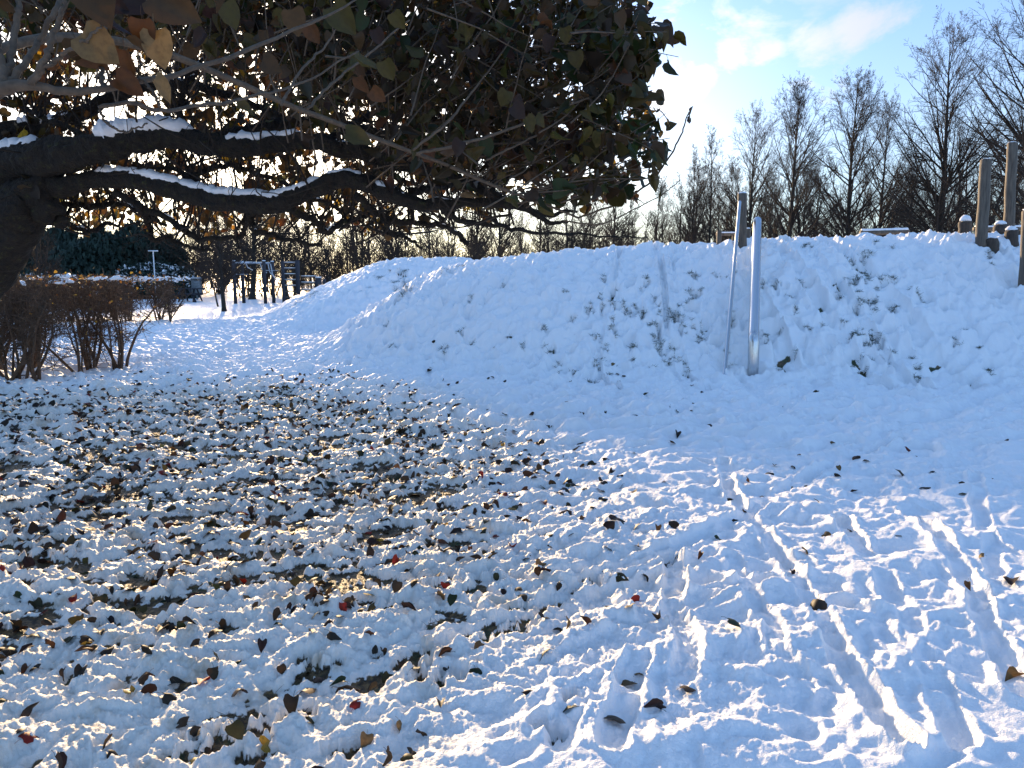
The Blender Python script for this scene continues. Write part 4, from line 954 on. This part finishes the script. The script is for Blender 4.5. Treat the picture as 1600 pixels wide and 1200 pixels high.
# ------------------------------------------------------------------ hedges
def hedge(x0, x1, y0, y1, H, nstem, ntw, label, seed, snow_top, sprigs, mat=M_HEDGE, tw=.004):
    global rng
    keep = rng; rng = np.random.default_rng(seed)
    root = thing('hedge', ((x0 + x1) / 2, (y0 + y1) / 2, 0), label, 'hedge')
    ends = []
    for i in range(nstem):
        bx = x1 - .45 - (x1 - x0 - .5) * (i / nstem) ** 1.0 + rng.normal(0, .12); by = y0 + .25 + (y1 - y0 - .5) * rng.random()
        m = rng.integers(4, 8)
        st = np.tile([bx, by, tz(bx, by) - .03], (m, 1)) + rng.normal(0, .05, (m, 3)) * (1, 1, 0)
        P, R = grow(st, np.stack([rng.normal(0, .33, m), rng.normal(0, .33, m), np.ones(m)], 1), rng.uniform(.75, 1.1, m) * H, 10, .15, .10, rng.uniform(.014, .03, m), np.full(m, .006))
        obj('stem', *tubes(P, R, 7), mat, root); ends.append(P)
    E = np.concatenate(ends); N, Kp, _ = E.shape
    def kids(E, n, L, K, r, spread=1.0):
        N, Kp, _ = E.shape; t = rng.uniform(.25, 1, (N, n)); a = t * (Kp - 1); i = np.minimum(a.astype(int), Kp - 2); f = (a - i)[..., None]; ii = np.arange(N)[:, None]
        pos = (E[ii, i] * (1 - f) + E[ii, i + 1] * f).reshape(-1, 3); d = rng.normal(0, spread, (N * n, 3)) + (0, 0, .45)
        return grow(pos, d, rng.uniform(.5, 1.2, N * n) * L, K, .25, .18, np.full(N * n, r), np.full(N * n, r * .6))
    P2, R2 = kids(E, 12, .42, 6, tw * 1.5); P3, R3 = kids(P2, 7, .24, 4, tw, 1.1)
    P3b, R3b = kids(P3[rng.random(len(P3)) < .6], 2, .12, 3, tw * .7, 1.2)
    def clipt(P):   # clipped flat by the shears
        lim = H * (1 + .04 * perlin(P[..., 0] * 3, P[..., 1] * 3, 80)); z = P[..., 2]
        P[..., 2] = np.where(z > lim, lim + (z - lim) * .12, z); P[..., 2] = np.maximum(P[..., 2], .14)
        for a, lo, hi in ((0, x0, x1), (1, y0, y1)):
            c = P[..., a]; P[..., a] = np.where(c > hi, hi + (c - hi) * .3, np.where(c < lo, lo + (c - lo) * .3, c))
        return P
    tw_all = [tubes(clipt(P2), R2, 4), tubes(clipt(P3), R3, 3), tubes(clipt(P3b), R3b, 3)]
    n = sprigs; p = np.stack([rng.uniform(x0, x1, n), rng.uniform(y0, y1, n), H * rng.normal(1.0, .05, n)], 1)
    low = rng.random(n) < .35; p[low, 2] = rng.uniform(.45, 1, low.sum()) * H
    V, F, T = leaves_mesh(p, rng.normal(0, 1, (n, 3)), rng.normal(0, 1, (n, 3)), rng.uniform(.025, .05, n), tints(('yellow', 'tan', 'rust', 'brown'), (.3, .3, .2, .2), n), rng.uniform(0, .6, n), rng.uniform(0, .6, n))
    obj('leaves', V, F, M_FAR_LEAF, root, attrs={'tint': T})
    m = n // 5; st = np.stack([rng.uniform(x0, x1, m), rng.uniform(y0, y1, m), np.full(m, H * .95)], 1)
    P, R = grow(st, rng.normal(0, .3, (m, 3)) + (0, 0, 1), rng.uniform(.08, .28, m), 4, .2, .1, np.full(m, tw * .7), np.full(m, .0015))
    obj('twigs', *join(tw_all + [tubes(P, R, 3)]), mat, root)
    if snow_top:
        n = snow_top; c = np.stack([rng.uniform(x0 + .05, x1 - .05, n), rng.uniform(y0, y1, n), H * rng.normal(1.0, .025, n)], 1)
        u = nrm(rng.normal(0, 1, (n, 3)) * (1, 1, .3)); s = rng.uniform(.03, .09, n)
        P = np.stack([c - u * s[:, None], c, c + u * s[:, None]], 1); obj('snow_cover', *tubes(P, np.stack([s * .2, s * .45, s * .2], 1), 6, True), M_SNOW, root)['kind'] = 'stuff'
    rng = keep
hedge(-11.5, -5.7, 10.5, 12.9, 1.5, 20, 0, 'near clipped leafless hedge of reddish-brown twigs, a few yellow leaves on top', 41, 60, 950)
hedge(-22, -10.3, 23.4, 25.0, 1.42, 26, 0, 'far clipped leafless hedge with snow on its flat top', 42, 700, 1500, tw=.006)

# ------------------------------------------------------------------ playground steel, timber
def part_tube(name, rows, mat, parent, sides=20, n=40, caps=True, curve=True):
    r = smooth_poly(np.array(rows, float), n) if curve else np.array(rows, float)
    V, F = tubes(r[:, :3], r[:, 3], sides, caps); return obj(name, V, F, mat, parent)
def round_end(rows, r):   # rows end with a rounded cap: add shrinking rings
    p = np.array(rows, float); d = p[-1, :3] - p[-2, :3]; d /= np.linalg.norm(d); o = []
    for a in np.linspace(0, 85, 7)[1:]:
        o.append([*(p[-1, :3] + d * r * math.sin(math.radians(a))), r * math.cos(math.radians(a))])
    return np.vstack([p, o])
bx, by = hit(1176, 592)
tube = thing('slide_tube', (bx, by, tz(bx, by) - .05), 'thick shiny steel sliding tube bent near its foot, leaning up the snowy mound', 'slide tube')
e1 = PT(1178, 532, by); e2 = PT(1184, 345, 14.3)
zb = tz(bx, by) - .15
r_ = .077
obj('foot_tube', *tubes(np.array([[bx, by, zb], [bx, by, (zb + e1[2]) / 2], [float(e1[0]), by, e1[2] - .02], [float(e1[0]), by + .02, e1[2] + .045], [float(e1[0]), by + .06, e1[2] + .08]]), np.array([r_, r_, r_, r_ * .97, r_ * .8]), 28, True), M_STEEL, tube)
up = np.array([[float(e1[0]) + .004, by + .03, e1[2] - .02, r_ * .96], *[[*(e1 + (e2 - e1) * t + (.004, .03, 0)), r_ * .98] for t in np.linspace(.04, 1, 14)]])
up = round_end(up, r_ * .98)
obj('sloping_tube', *tubes(up[:, :3], up[:, 3], 28, True), M_STEEL, tube)
bx2, by2 = hit(1131, 603)
rail = thing('slide_rail', (bx2, by2, tz(bx2, by2) - .05), 'thin steel rail rising from the snow to the short wooden post', 'slide rail')
f1 = PT(1131, 600, by2); f2 = PT(1156, 316, 14.1)
rr0 = .029
rows = [[bx2, by2, tz(bx2, by2) - .1, rr0]] + [[*(f1 + (f2 - f1) * t), rr0] for t in np.linspace(.03, 1, 16)]
rows = round_end(np.array(rows), rr0)
obj('rail', *tubes(rows[:, :3], rows[:, 3], 16, True), M_STEEL, rail)
def timber(name, p0, p1, r, label, cat='post', group=None, mat=None, cap=.6, taper=.92, dark=False, seed=0, top=True):
    """round timber with slightly uneven sides, a bevelled head and a snow cap"""
    p0, p1 = np.array(p0, float), np.array(p1, float)
    root = thing(name, tuple(p0), label, cat, group)
    K = 14; t = np.linspace(0, 1, K)[:, None]; P = p0 + (p1 - p0) * t + .012 * r * 10 * np.stack([perlin(t[:, 0] * 3, t[:, 0] * 0 + seed, 90), perlin(t[:, 0] * 3, t[:, 0] * 0 + seed + 7, 91), 0 * t[:, 0]], 1)
    R = r * (1 + (taper - 1) * t[:, 0]); d = (p1 - p0) / np.linalg.norm(p1 - p0)
    P = np.vstack([P, P[-1] + d * r * .10]); R = np.append(R, R[-1] * .86)
    V, F = bark_tube(P, R, 18, .025, seed)
    obj('timber', V, F, mat or (M_DARKWOOD if dark else M_WOOD), root)
    if cap:
        c = P[-1]; pr = [(c + (0, 0, .002), R[-1] * .95), (c + (0, 0, r * .22 * cap), R[-1] * 1.02), (c + (0, 0, r * .5 * cap), R[-1] * .72), (c + (0, 0, r * .62 * cap), R[-1] * .3)]
        V, F = tubes(np.array([a for a, _ in pr]), np.array([b for _, b in pr]), 14, True); V = V + .05 * r * rng.normal(size=V.shape)
        obj('snow_cap', V, F, M_SNOW, root)
    return root
def stand(px, py_base, Y):
    """foot on the mound beneath the sight line"""
    X = float(PT(px, py_base, Y)[0]); return np.array([X, Y, tz(X, Y) - .08])
def pxr(w, Y): return w / F0 * Y / 2
timber('wooden_post', stand(1160, 385, 14.7), PT(1160, 303, 14.7), pxr(15, 14.7), 'short weathered wooden post behind the top of the thin rail', seed=2, cap=.5)
# tall posts lean; stumps
def on_slope(px, py):
    x, y = hit(px, py); return np.array([x, y, tz(x, y) - .08])
a = on_slope(1531, 403); timber('leaning_post', a, PT(1541, 250, a[1] + .05), pxr(17, a[1]), 'leaning grey timber post with a dark stump at its foot, shorter than its neighbour', group='leaning timber posts', seed=3, cap=.25)
b = stand(1577, 358, 14.3); timber('leaning_post', b, PT(1582, 224, 14.3), pxr(15.5, 14.3), 'tallest grey timber post, rising behind the stumps', group='leaning timber posts', seed=4, cap=.3)
c = on_slope(1600, 468); timber('edge_post', c, PT(1607, 330, c[1]), pxr(18, c[1]), 'grey timber post cut off by the right edge, low on the slope', group='leaning timber posts', seed=5)
SG = 'wooden stumps for stepping on'
for px, pb, pt, wd, lab, cp, far_ in ((1508, 368, 347, 19, 'snow-capped stump standing alone left of the leaning posts', 1.6, 14.4), (1548, 404, 374, 21, 'dark flat-topped stump touching the foot of the leaning post', .3, None),
                                 (1563, 377, 352, 20, 'stump behind and between the two tall posts', .9, 14.0), (1580, 396, 361, 19, 'snow-capped stump in front of the tallest post', 1.1, None)):
    q = on_slope(px, pb) if far_ is None else stand(px, pb, far_)
    timber('tree_stump', q, PT(px, pt, q[1]), pxr(wd, q[1]), lab, 'stump', SG, dark=True, taper=.97, cap=cp, seed=px % 17)
def beam_frame(name, px0, px1, pyt, Y, label, legs, thick=9, cat='balance beam', tilt=0):
    A = PT(px0, pyt, Y); B = PT(px1, pyt + tilt, Y + .25); r = pxr(thick, Y)
    root = thing(name, (float(A[0]), Y, tz(float(A[0]), Y)), label, cat)
    obj('beam', *bark_tube(np.array([A + (B - A) * t for t in np.linspace(0, 1, 12)]), np.full(12, r), 12, .05, 7), M_WOOD, root)
    for px in legs:
        t = (px - px0) / (px1 - px0); p = A + (B - A) * t
        obj('leg', *tubes(np.array([[p[0], p[1], tz(p[0], p[1]) - .1], [p[0], p[1], p[2] - r * .2]]), np.array([r * .8, r * .8]), 10, True), M_WOOD, root)
    P = np.array([A + (B - A) * t + (0, 0, r * .85) for t in np.linspace(.02, .98, 16)])
    V, F = tubes(P, r * (.62 + .25 * np.abs(perlin(np.arange(16) * .7, np.arange(16) * .1, 3))), 8, True); obj('snow_cover', V, F, M_SNOW, root)
    return root
beam_frame('balance_beam', 1345, 1419, 364, 15.6, 'horizontal snow-topped balance beam on the crest before the bare trees', (1350, 1362, 1412), 8, tilt=-2)
beam_frame('low_beam', 1522, 1620, 358, 15.4, 'low snowy beam running behind the stumps at the right', (1530, 1600), 7, tilt=-1)
bf = beam_frame('rope_frame', 1120, 1150, 366, 15.5, 'small timber frame with a snowy crossbar behind the thin rail', (1122, 1146), 5)
A = PT(1124, 360, 15.4)
obj('leg', *tubes(np.array([[A[0], A[1], 1.8], [A[0], A[1], A[2]]]), np.array([.05, .045]), 10, True), M_WOOD, bf)
bf2 = timber('short_post', stand(1169, 385, 15.3), PT(1169, 358, 15.3), pxr(8, 15.3), 'small thin post right behind the short wooden post', seed=8, cap=.8)

# ------------------------------------------------------------------ climbing frames on the far lawn
YF = 41.0
def vpost(px, pt, Y, w_, root, mat=M_POSTDARK, name='post'):
    X = float(PT(px, 450, Y)[0]); top = float(PT(px, pt, Y)[2]); r = w_ / 2
    obj(name, *box(X, Y, top / 2, w_, w_, top, 0, .01), mat, root); return X, top
cf = thing('climbing_frame', (float(PT(397, 450, YF)[0]), YF, 0), 'dark four-post hanging frame with a snowy overhead ladder', 'climbing frame')
pp = {}
for px, Y in ((367, YF), (380, YF + .9), (414, YF), (427, YF + .9)):
    pp[px] = (*vpost(px, 408 + (0 if Y == YF else 1), Y, .15, cf), Y)
hz = 2.12
for a_, b_ in ((367, 414), (380, 427)):
    xa, _, ya = pp[a_]; xb, _, yb = pp[b_]
    obj('side_bar', *tubes(np.array([[xa, ya, hz], [(xa + xb) / 2, ya, hz + .02], [xb, yb, hz]]), np.full(3, .035), 8, True), M_GALV, cf)
for t in np.linspace(.1, .9, 7):
    xa = pp[367][0] * (1 - t) + pp[414][0] * t; xb = pp[380][0] * (1 - t) + pp[427][0] * t
    obj('rung', *tubes(np.array([[xa, YF, hz], [xb, YF + .9, hz]]), np.full(2, .022), 6, True), M_GALV, cf)
sn = [tubes(np.array([[pp[367][0] + .1, YF, hz + .045], [(pp[367][0] + pp[414][0]) / 2, YF, hz + .065], [pp[414][0] - .1, YF, hz + .045]]), np.full(3, .03), 6, True),
      tubes(np.array([[pp[380][0] + .1, YF + .9, hz + .045], [pp[427][0] - .1, YF + .9, hz + .045]]), np.full(2, .03), 6, True)]
for q in pp.values(): sn.append(box(q[0], q[2], q[1] + .025, .14, .14, .05))
obj('snow_cover', *join(sn), M_SNOW, cf)
for px, zz in ((372, 1.55), (420, 1.75)):
    xa = float(PT(px - 5, 440, YF)[0]); obj('side_rung', *tubes(np.array([[xa, YF + .02, zz], [xa + .42, YF + .88, zz]]), np.full(2, .025), 6, True), M_GALV, cf)
# hanging ropes or rings under the ladder
for px, drop in ((386, .35), (408, .5), (420, .75), (424, .95)):
    xa = float(PT(px, 440, YF + .4)[0])
    obj('rope', *tubes(np.array([[xa, YF + .4, hz - .02], [xa + .08, YF + .4, hz - drop * .6], [xa + .30, YF + .5, hz - drop]]), np.full(3, .028), 5), M_WHITE, cf)
wb = thing('wall_bars', (float(PT(455, 450, YF)[0]), YF, 0), 'dark two-post wall bars with pale snowy rungs', 'wall bars')
xa, ta = vpost(443, 408, YF, .15, wb); xb, tb2 = vpost(466, 407, YF, .19, wb)
for z in np.linspace(.35, 2.15, 7): obj('rung', *tubes(np.array([[xa, YF, z], [xb, YF, z]]), np.full(2, .028), 7), M_WOOD, wb)
obj('snow_cover', *join([tubes(np.array([[xa + .08, YF, z + .035], [xb - .08, YF, z + .035]]), np.full(2, .018), 5, True) for z in np.linspace(.95, 2.15, 5)]), M_SNOW, wb)
ps = thing('step_bars', (float(PT(482, 450, YF + .1)[0]), YF + .1, 0), 'low four-bar fence right of the wall bars ending in a thick dark post', 'low bars')
xc, _ = vpost(498, 434, YF + .1, .28, ps); xd, _ = vpost(507, 436, YF + 1.2, .16, ps)
for z in (.35, .72, 1.1, 1.42): obj('rail', *tubes(np.array([[xb + .12, YF + .1, z], [xc - .1, YF + .1, z]]), np.full(2, .035), 7, True), M_WOOD, ps)
obj('snow_cover', *join([tubes(np.array([[xb + .15, YF + .1, z + .045], [xc - .15, YF + .1, z + .045]]), np.full(2, .022), 5, True) for z in (.35, .72, 1.1, 1.42)] + [box(xc, YF + .1, float(PT(498, 434, YF + .1)[2]) + .03, .26, .26, .06)]), M_SNOW, ps)
# picnic table
YP = 44.0; xp = float(PT(297, 460, YP)[0])
pt_ = thing('picnic_table', (xp, YP, 0), 'dark wooden picnic table with attached benches on the far lawn', 'picnic table')
obj('tabletop', *box(xp, YP, .74, 1.25, .75, .06), M_POSTDARK, pt_)
for s in (-1, 1):
    obj('bench', *box(xp, YP + s * .75, .45, 1.25, .27, .05), M_POSTDARK, pt_)
    for q in (-1, 1):
        obj('leg', *tubes(np.array([[xp + q * .42, YP + s * .62, 0], [xp + q * .32, YP + s * .2, .72]]), np.full(2, .05), 4, True), M_POSTDARK, pt_)
for q in (-1, 1): obj('bench_support', *box(xp + q * .38, YP, .40, .08, 1.6, .07), M_POSTDARK, pt_)
# front-on A shape like the photo's: slanted ends seen from the side
for q in (-1, 1):
    for s in (-1, 1):
        obj('brace', *tubes(np.array([[xp + q * .62, YP + s * .05 - .8, 0.0], [xp + q * .22, YP + s * .05 - .6, .71]]), np.full(2, .045), 4, True), M_POSTDARK, pt_)
# litter bin
xq = float(PT(307, 445, 47)[0]); lb_ = thing('litter_bin', (xq, 47, 0), 'grey boxy litter bin behind the picnic table', 'litter bin')
obj('bin_body', *box(xq, 47, .78, .52, .5, .85, .2, .03), M_GREY, lb_); obj('lid', *box(xq, 47, 1.26, .58, .56, .07, .2), M_GREY, lb_)
obj('post', *box(xq, 47, .18, .1, .1, .36), M_GREY, lb_); obj('snow_cap', *box(xq, 47, 1.33, .5, .5, .07, .2, .03), M_SNOW, lb_)
# thin white lamp or sign pole
xs_, ys_ = float(PT(241, 420, 40)[0]), 40.0
sp = thing('white_pole', (xs_, ys_, 0), 'thin white pole with a small crosspiece in front of the snowy bush', 'pole')
top = float(PT(241, 392, 40)[2]); obj('pole', *tubes(np.array([[xs_, ys_, 0], [xs_, ys_, top]]), np.array([.035, .03]), 8, True), M_WHITE, sp)
obj('crosspiece', *box(xs_, ys_, top, .5, .06, .06), M_WHITE, sp)

# ------------------------------------------------------------------ fallen leaves
pos_list = []
def drop(px, py, size, tint, seed, kind=None):
    x, y = GP(px, py); return float(x), float(y), size, tint
HAND = [(1274, 976, 1.15, 'dark', 'round dark leaf lying alone in the middle of the right-hand open snow'), (1151, 1014, 1.1, 'green', 'dark green leaf with its stalk out to the right, on open snow'), (960, 1144, 1.25, 'brown', 'largest curled brown leaf with a long stalk, near the bottom edge'),
        (1020, 1137, 1.0, 'plum', 'dark purple leaf just right of the large curled brown leaf'), (890, 1135, .9, 'green', 'grey-green folded leaf left of the large curled brown leaf'), (980, 1083, .9, 'tan', 'tan leaf standing on edge above the large curled brown leaf'),
        (1078, 1103, .9, 'brown', 'narrow brown leaf leaning in the snow right of the bottom centre'), (1580, 1082, .9, 'tan', 'pale tan crumpled leaf by the right edge'), (1508, 963, .6, 'brown', 'thin brown leaf near the right edge, above the pale tan one'), (1527, 903, .6, 'tan', 'small folded tan leaf near the right edge'),
        (1292, 854, .75, 'tan', 'light tan leaf in a hollow right of centre'), (1260, 888, .8, 'tan', 'flat pale leaf below the light tan one'), (1238, 913, .6, 'plum', 'small dark red leaf right of centre'), (1124, 862, .8, 'green', 'mottled green and brown leaf standing upright in the snow'),
        (1500, 792, .8, 'olive', 'leaf with a stalk lying under another one far right'), (1503, 780, .7, 'brown', 'brown leaf just above the stalked one far right'), (1396, 681, .7, 'dark', 'dark leaf on the smooth snow before the mound, far right'), (1303, 692, .7, 'brown', 'curled brown leaf before the mound'),
        (1301, 709, .6, 'tan', 'tan leaf just below the curled brown one'), (1170, 774, .6, 'rust', 'rusty leaf right of centre'), (1188, 788, .6, 'brown', 'grey-brown leaf beside the rusty one'), (1241, 752, .7, 'brown', 'dark brown upright leaf right of centre'), (1247, 727, .6, 'tan', 'tan leaf above the upright brown one'),
        (1352, 737, .7, 'brown', 'brown leaf lying alone before the mound'), (1310, 751, .6, 'tan', 'tan leaf left of the lone brown one'), (1236, 782, .5, 'dark', 'small dark leaf below the upright brown one'), (1275, 810, .6, 'brown', 'small brown leaf above the light tan leaf'), (1328, 843, .5, 'brown', 'thin curled leaf beside the light tan leaf'),
        (1092, 684, .6, 'dark', 'left one of a close pair of dark leaves'), (1108, 683, .6, 'dark', 'right one of a close pair of dark leaves'), (946, 660, .7, 'dark', 'dark leaf alone at the foot of the mound'), (1082, 627, .6, 'dark', 'dark leaf at the foot of the mound left of the rail'), (1080, 662, .5, 'olive', 'olive leaf before the foot of the rail'),
        (1028, 852, .8, 'brown', 'upright brown leaf just right of the littered area'), (955, 757, .7, 'dark', 'dark upright leaf at the edge of the littered area'), (991, 845, .8, 'olive', 'curled olive leaf next to the upright brown one'), (850, 917, .9, 'plum', 'dark red round leaf in white snow at the centre'),
        (544, 1082, 1.2, 'rust', 'large dark red leaf standing in a rut, bottom left of centre'), (372, 1098, 1.0, 'plum', 'dark purple leaf in the lower left'), (747, 1076, .9, 'green', 'glossy dark green leaf right of the large red one'), (826, 1112, .7, 'plum', 'small dark leaf between green and brown ones at the bottom'), (340, 943, 1.1, 'green', 'bright green leaf lying flat in the lower left'),
        (680, 914, 1.0, 'brown', 'brown leaf arched over the snow near the centre'), (490, 957, 1.0, 'rust', 'orange-brown leaf left of the centre, lower half'), (58, 1008, 1.0, 'olive', 'yellow-green leaf near the lower left edge'), (92, 988, .9, 'plum', 'dark red leaf beside the yellow-green one'), (12, 907, .8, 'red', 'bright red leaf at the left edge'),
        (442, 840, .9, 'red', 'bright red leaf amid the dark litter'), (650, 738, .8, 'rust', 'orange leaf at the far right side of the litter'), (118, 949, .8, 'red', 'red leaf partly sunk in the snow at the left'), (255, 995, 1.0, 'rust', 'reddish brown leaf standing up in the lower left'), (800, 869, .9, 'red', 'dark red leaf near the centre of the picture'),
        (753, 760, .8, 'red', 'red leaf at the right side of the littered area'), (207, 1098, .7, 'yellow', 'small yellow-edged leaf in the lower left'), (302, 1193, .8, 'yellow', 'yellow leaf cut off by the bottom edge'), (240, 1042, 1.0, 'brown', 'brown leaf low in the snow at the lower left'), (1000, 1076, .6, 'tan', 'tiny tan leaf tip right of the tan upright leaf'), (24, 1022, 1.1, 'brown', 'curled brown leaf at the lower left edge')]
def one_leaf(size, tint, seed):
    r = np.random.default_rng(seed)
    V, F, T = leaves_mesh(np.array([[-.45 * size, 0, 0]]), np.array([[1., 0, 0]]), np.array([[0, 0, 1.]]), np.array([size]), np.array([tint]), np.array([r.uniform(-.2, 1.1)]), np.array([r.uniform(.1, 1.4)]), np.array([r.uniform(-.2, .9)]))
    return mesh_data('leaf', V, F, [M_FALLEN], True, {'tint': T})
LSTYLE = {}
for nm in PAL:
    LSTYLE[nm] = [one_leaf(.078, np.array(PAL[nm]) * f, hash((len(nm), i)) % 9999 + i) for i, f in enumerate((.7, .9, 1.1, .8, 1.0))]
def place_leaf(x, y, s, kind, label, group):
    z = tz(x, y); o = link(bpy.data.objects.new('fallen_leaf', LSTYLE[kind][rng.integers(0, 5)]))
    tl = rng.choice([rng.normal(0, .25), rng.normal(.6, .3)])
    o.rotation_euler = (rng.normal(0, .35), tl * rng.choice([-1, 1]), rng.uniform(0, 6.28)); o.scale = (s, s * rng.uniform(.8, 1.1), s)
    o.location = (x, y, z + .010 + .025 * s * abs(math.sin(tl))); tag(o, label, 'leaf', group); return o
for px, py, s, kind, lab in HAND:
    x, y = map(float, GP(px, py)); place_leaf(x, y, s, kind, lab, 'fallen leaves on the snow')
# the rest of the litter
Nn = 9000; lx = rng.uniform(-9.5, 2.5, Nn * 3); ly = rng.uniform(1.5, 12.5, Nn * 3)
dens = under_tree(lx, ly) ** 1.2 * (.45 + .55 * sstep(ly, 2.5, 5.5)) * (.55 + .6 * sstep(perlin(lx * 1.2, ly * 1.2, 55), -.4, .4)) + .012
keep = rng.random(Nn * 3) < dens * .62
lx, ly = lx[keep], ly[keep]
vis = np.abs(lx) < ly * .70 + .3; lx, ly = lx[vis], ly[vis]
extra = [(float(GP(a, b)[0]), float(GP(a, b)[1])) for a, b in zip(rng.uniform(820, 1600, 26), rng.uniform(625, 840, 26))]
order = np.argsort(np.hypot(lx, ly)); lx, ly = lx[order], ly[order]
kinds = ('dark', 'brown', 'plum', 'rust', 'green', 'olive', 'tan', 'red', 'yellow'); kp = (.32, .20, .12, .09, .09, .08, .05, .03, .02)
LABK = {'dark': 'blackish wet leaf in the scatter of litter under the tree', 'brown': 'brown leaf in the scatter of litter under the tree', 'plum': 'dark purplish leaf in the litter under the tree', 'rust': 'rust coloured leaf in the litter under the tree',
        'green': 'dark green leaf in the litter under the tree', 'olive': 'olive leaf in the litter under the tree', 'tan': 'pale tan leaf in the litter under the tree', 'red': 'small red leaf in the litter under the tree', 'yellow': 'small yellow leaf in the litter under the tree'}
n_ind = 240
for i in range(min(n_ind, len(lx))):
    k = str(rng.choice(kinds, p=kp)); place_leaf(float(lx[i]), float(ly[i]), float(rng.uniform(.55, .95)), k, LABK[k], LABK[k].replace('leaf', 'leaves').replace('in the', 'lying in the'))
ex = np.array([e[0] for e in extra]); ey = np.array([e[1] for e in extra])
lx = np.append(lx[n_ind:], ex); ly = np.append(ly[n_ind:], ey); n = len(lx)
z = terrain(lx, ly)[0]
p = np.stack([lx, ly, z + .008], 1); nor = nrm(np.array([0, 0, 1]) + rng.normal(0, .5, (n, 3))); axx = rng.normal(0, 1, (n, 3)); axx[:, 2] *= .2; axx = nrm(np.cross(nor, axx))
V, F, T = leaves_mesh(p, axx, nor, .072 * rng.uniform(.5, 1.15, n), tints(kinds, kp, n) * .7, rng.uniform(-.1, .7, n), rng.uniform(0, .9, n), rng.uniform(-.1, .5, n))
tag(obj('leaf_litter', V, F, M_FALLEN, attrs={'tint': T}), 'dense scatter of dark fallen leaves farther off under the tree', 'leaf litter', None, 'stuff')
print('leaves', n_ind, n)

# grass blades sticking out of the worn patches
bl = []
gx, gy = [], []
for x, y, rx in TUFTS:
    m = int(20 + 1900 * rx * min(1, rx / .07))
    for q in range(3):
        cx_, cy_ = x + rng.normal(0, rx * .9), y + rng.normal(0, rx * 1.2); k_ = m // 3
        gx += list(cx_ + rng.normal(0, rx * .38, k_)); gy += list(cy_ + rng.normal(0, rx * .30, k_))
qx = rng.uniform(-6, 2.5, 120000); qy = rng.uniform(1.8, 10, 120000); bz = terrain(qx, qy)
k = bz[1] > .4; qx, qy = qx[k][:14000], qy[k][:14000]
def blades(x, y, hh, ww, name, mat, label):
    x, y = np.array(x), np.array(y); z, b, _, _ = terrain(x, y); k = b > (.25 if mat is M_STRAW else -1); x, y, z = x[k], y[k], z[k]; n = len(x)
    P, R = grow(np.stack([x, y, z - .005], 1), rng.normal(0, .7, (n, 3)) * (1, 1, .2) + (0, 0, .6), rng.uniform(.4, 1.3, n) * hh, 4, -.5, .1, np.full(n, ww), np.full(n, ww * .3))
    tag(obj(name, *tubes(P, R, 3), mat), label, 'grass', None, 'stuff')
blades(gx, gy, .060, .0024, 'grass', M_GRASS, 'green grass poking through the worn snow of the mounds')
blades(qx, qy, .045, .0014, 'dry_grass', M_STRAW, 'flattened dry grass showing between snow clumps under the tree')
for o in bpy.data.objects:
    if '_o' in o: del o['_o']
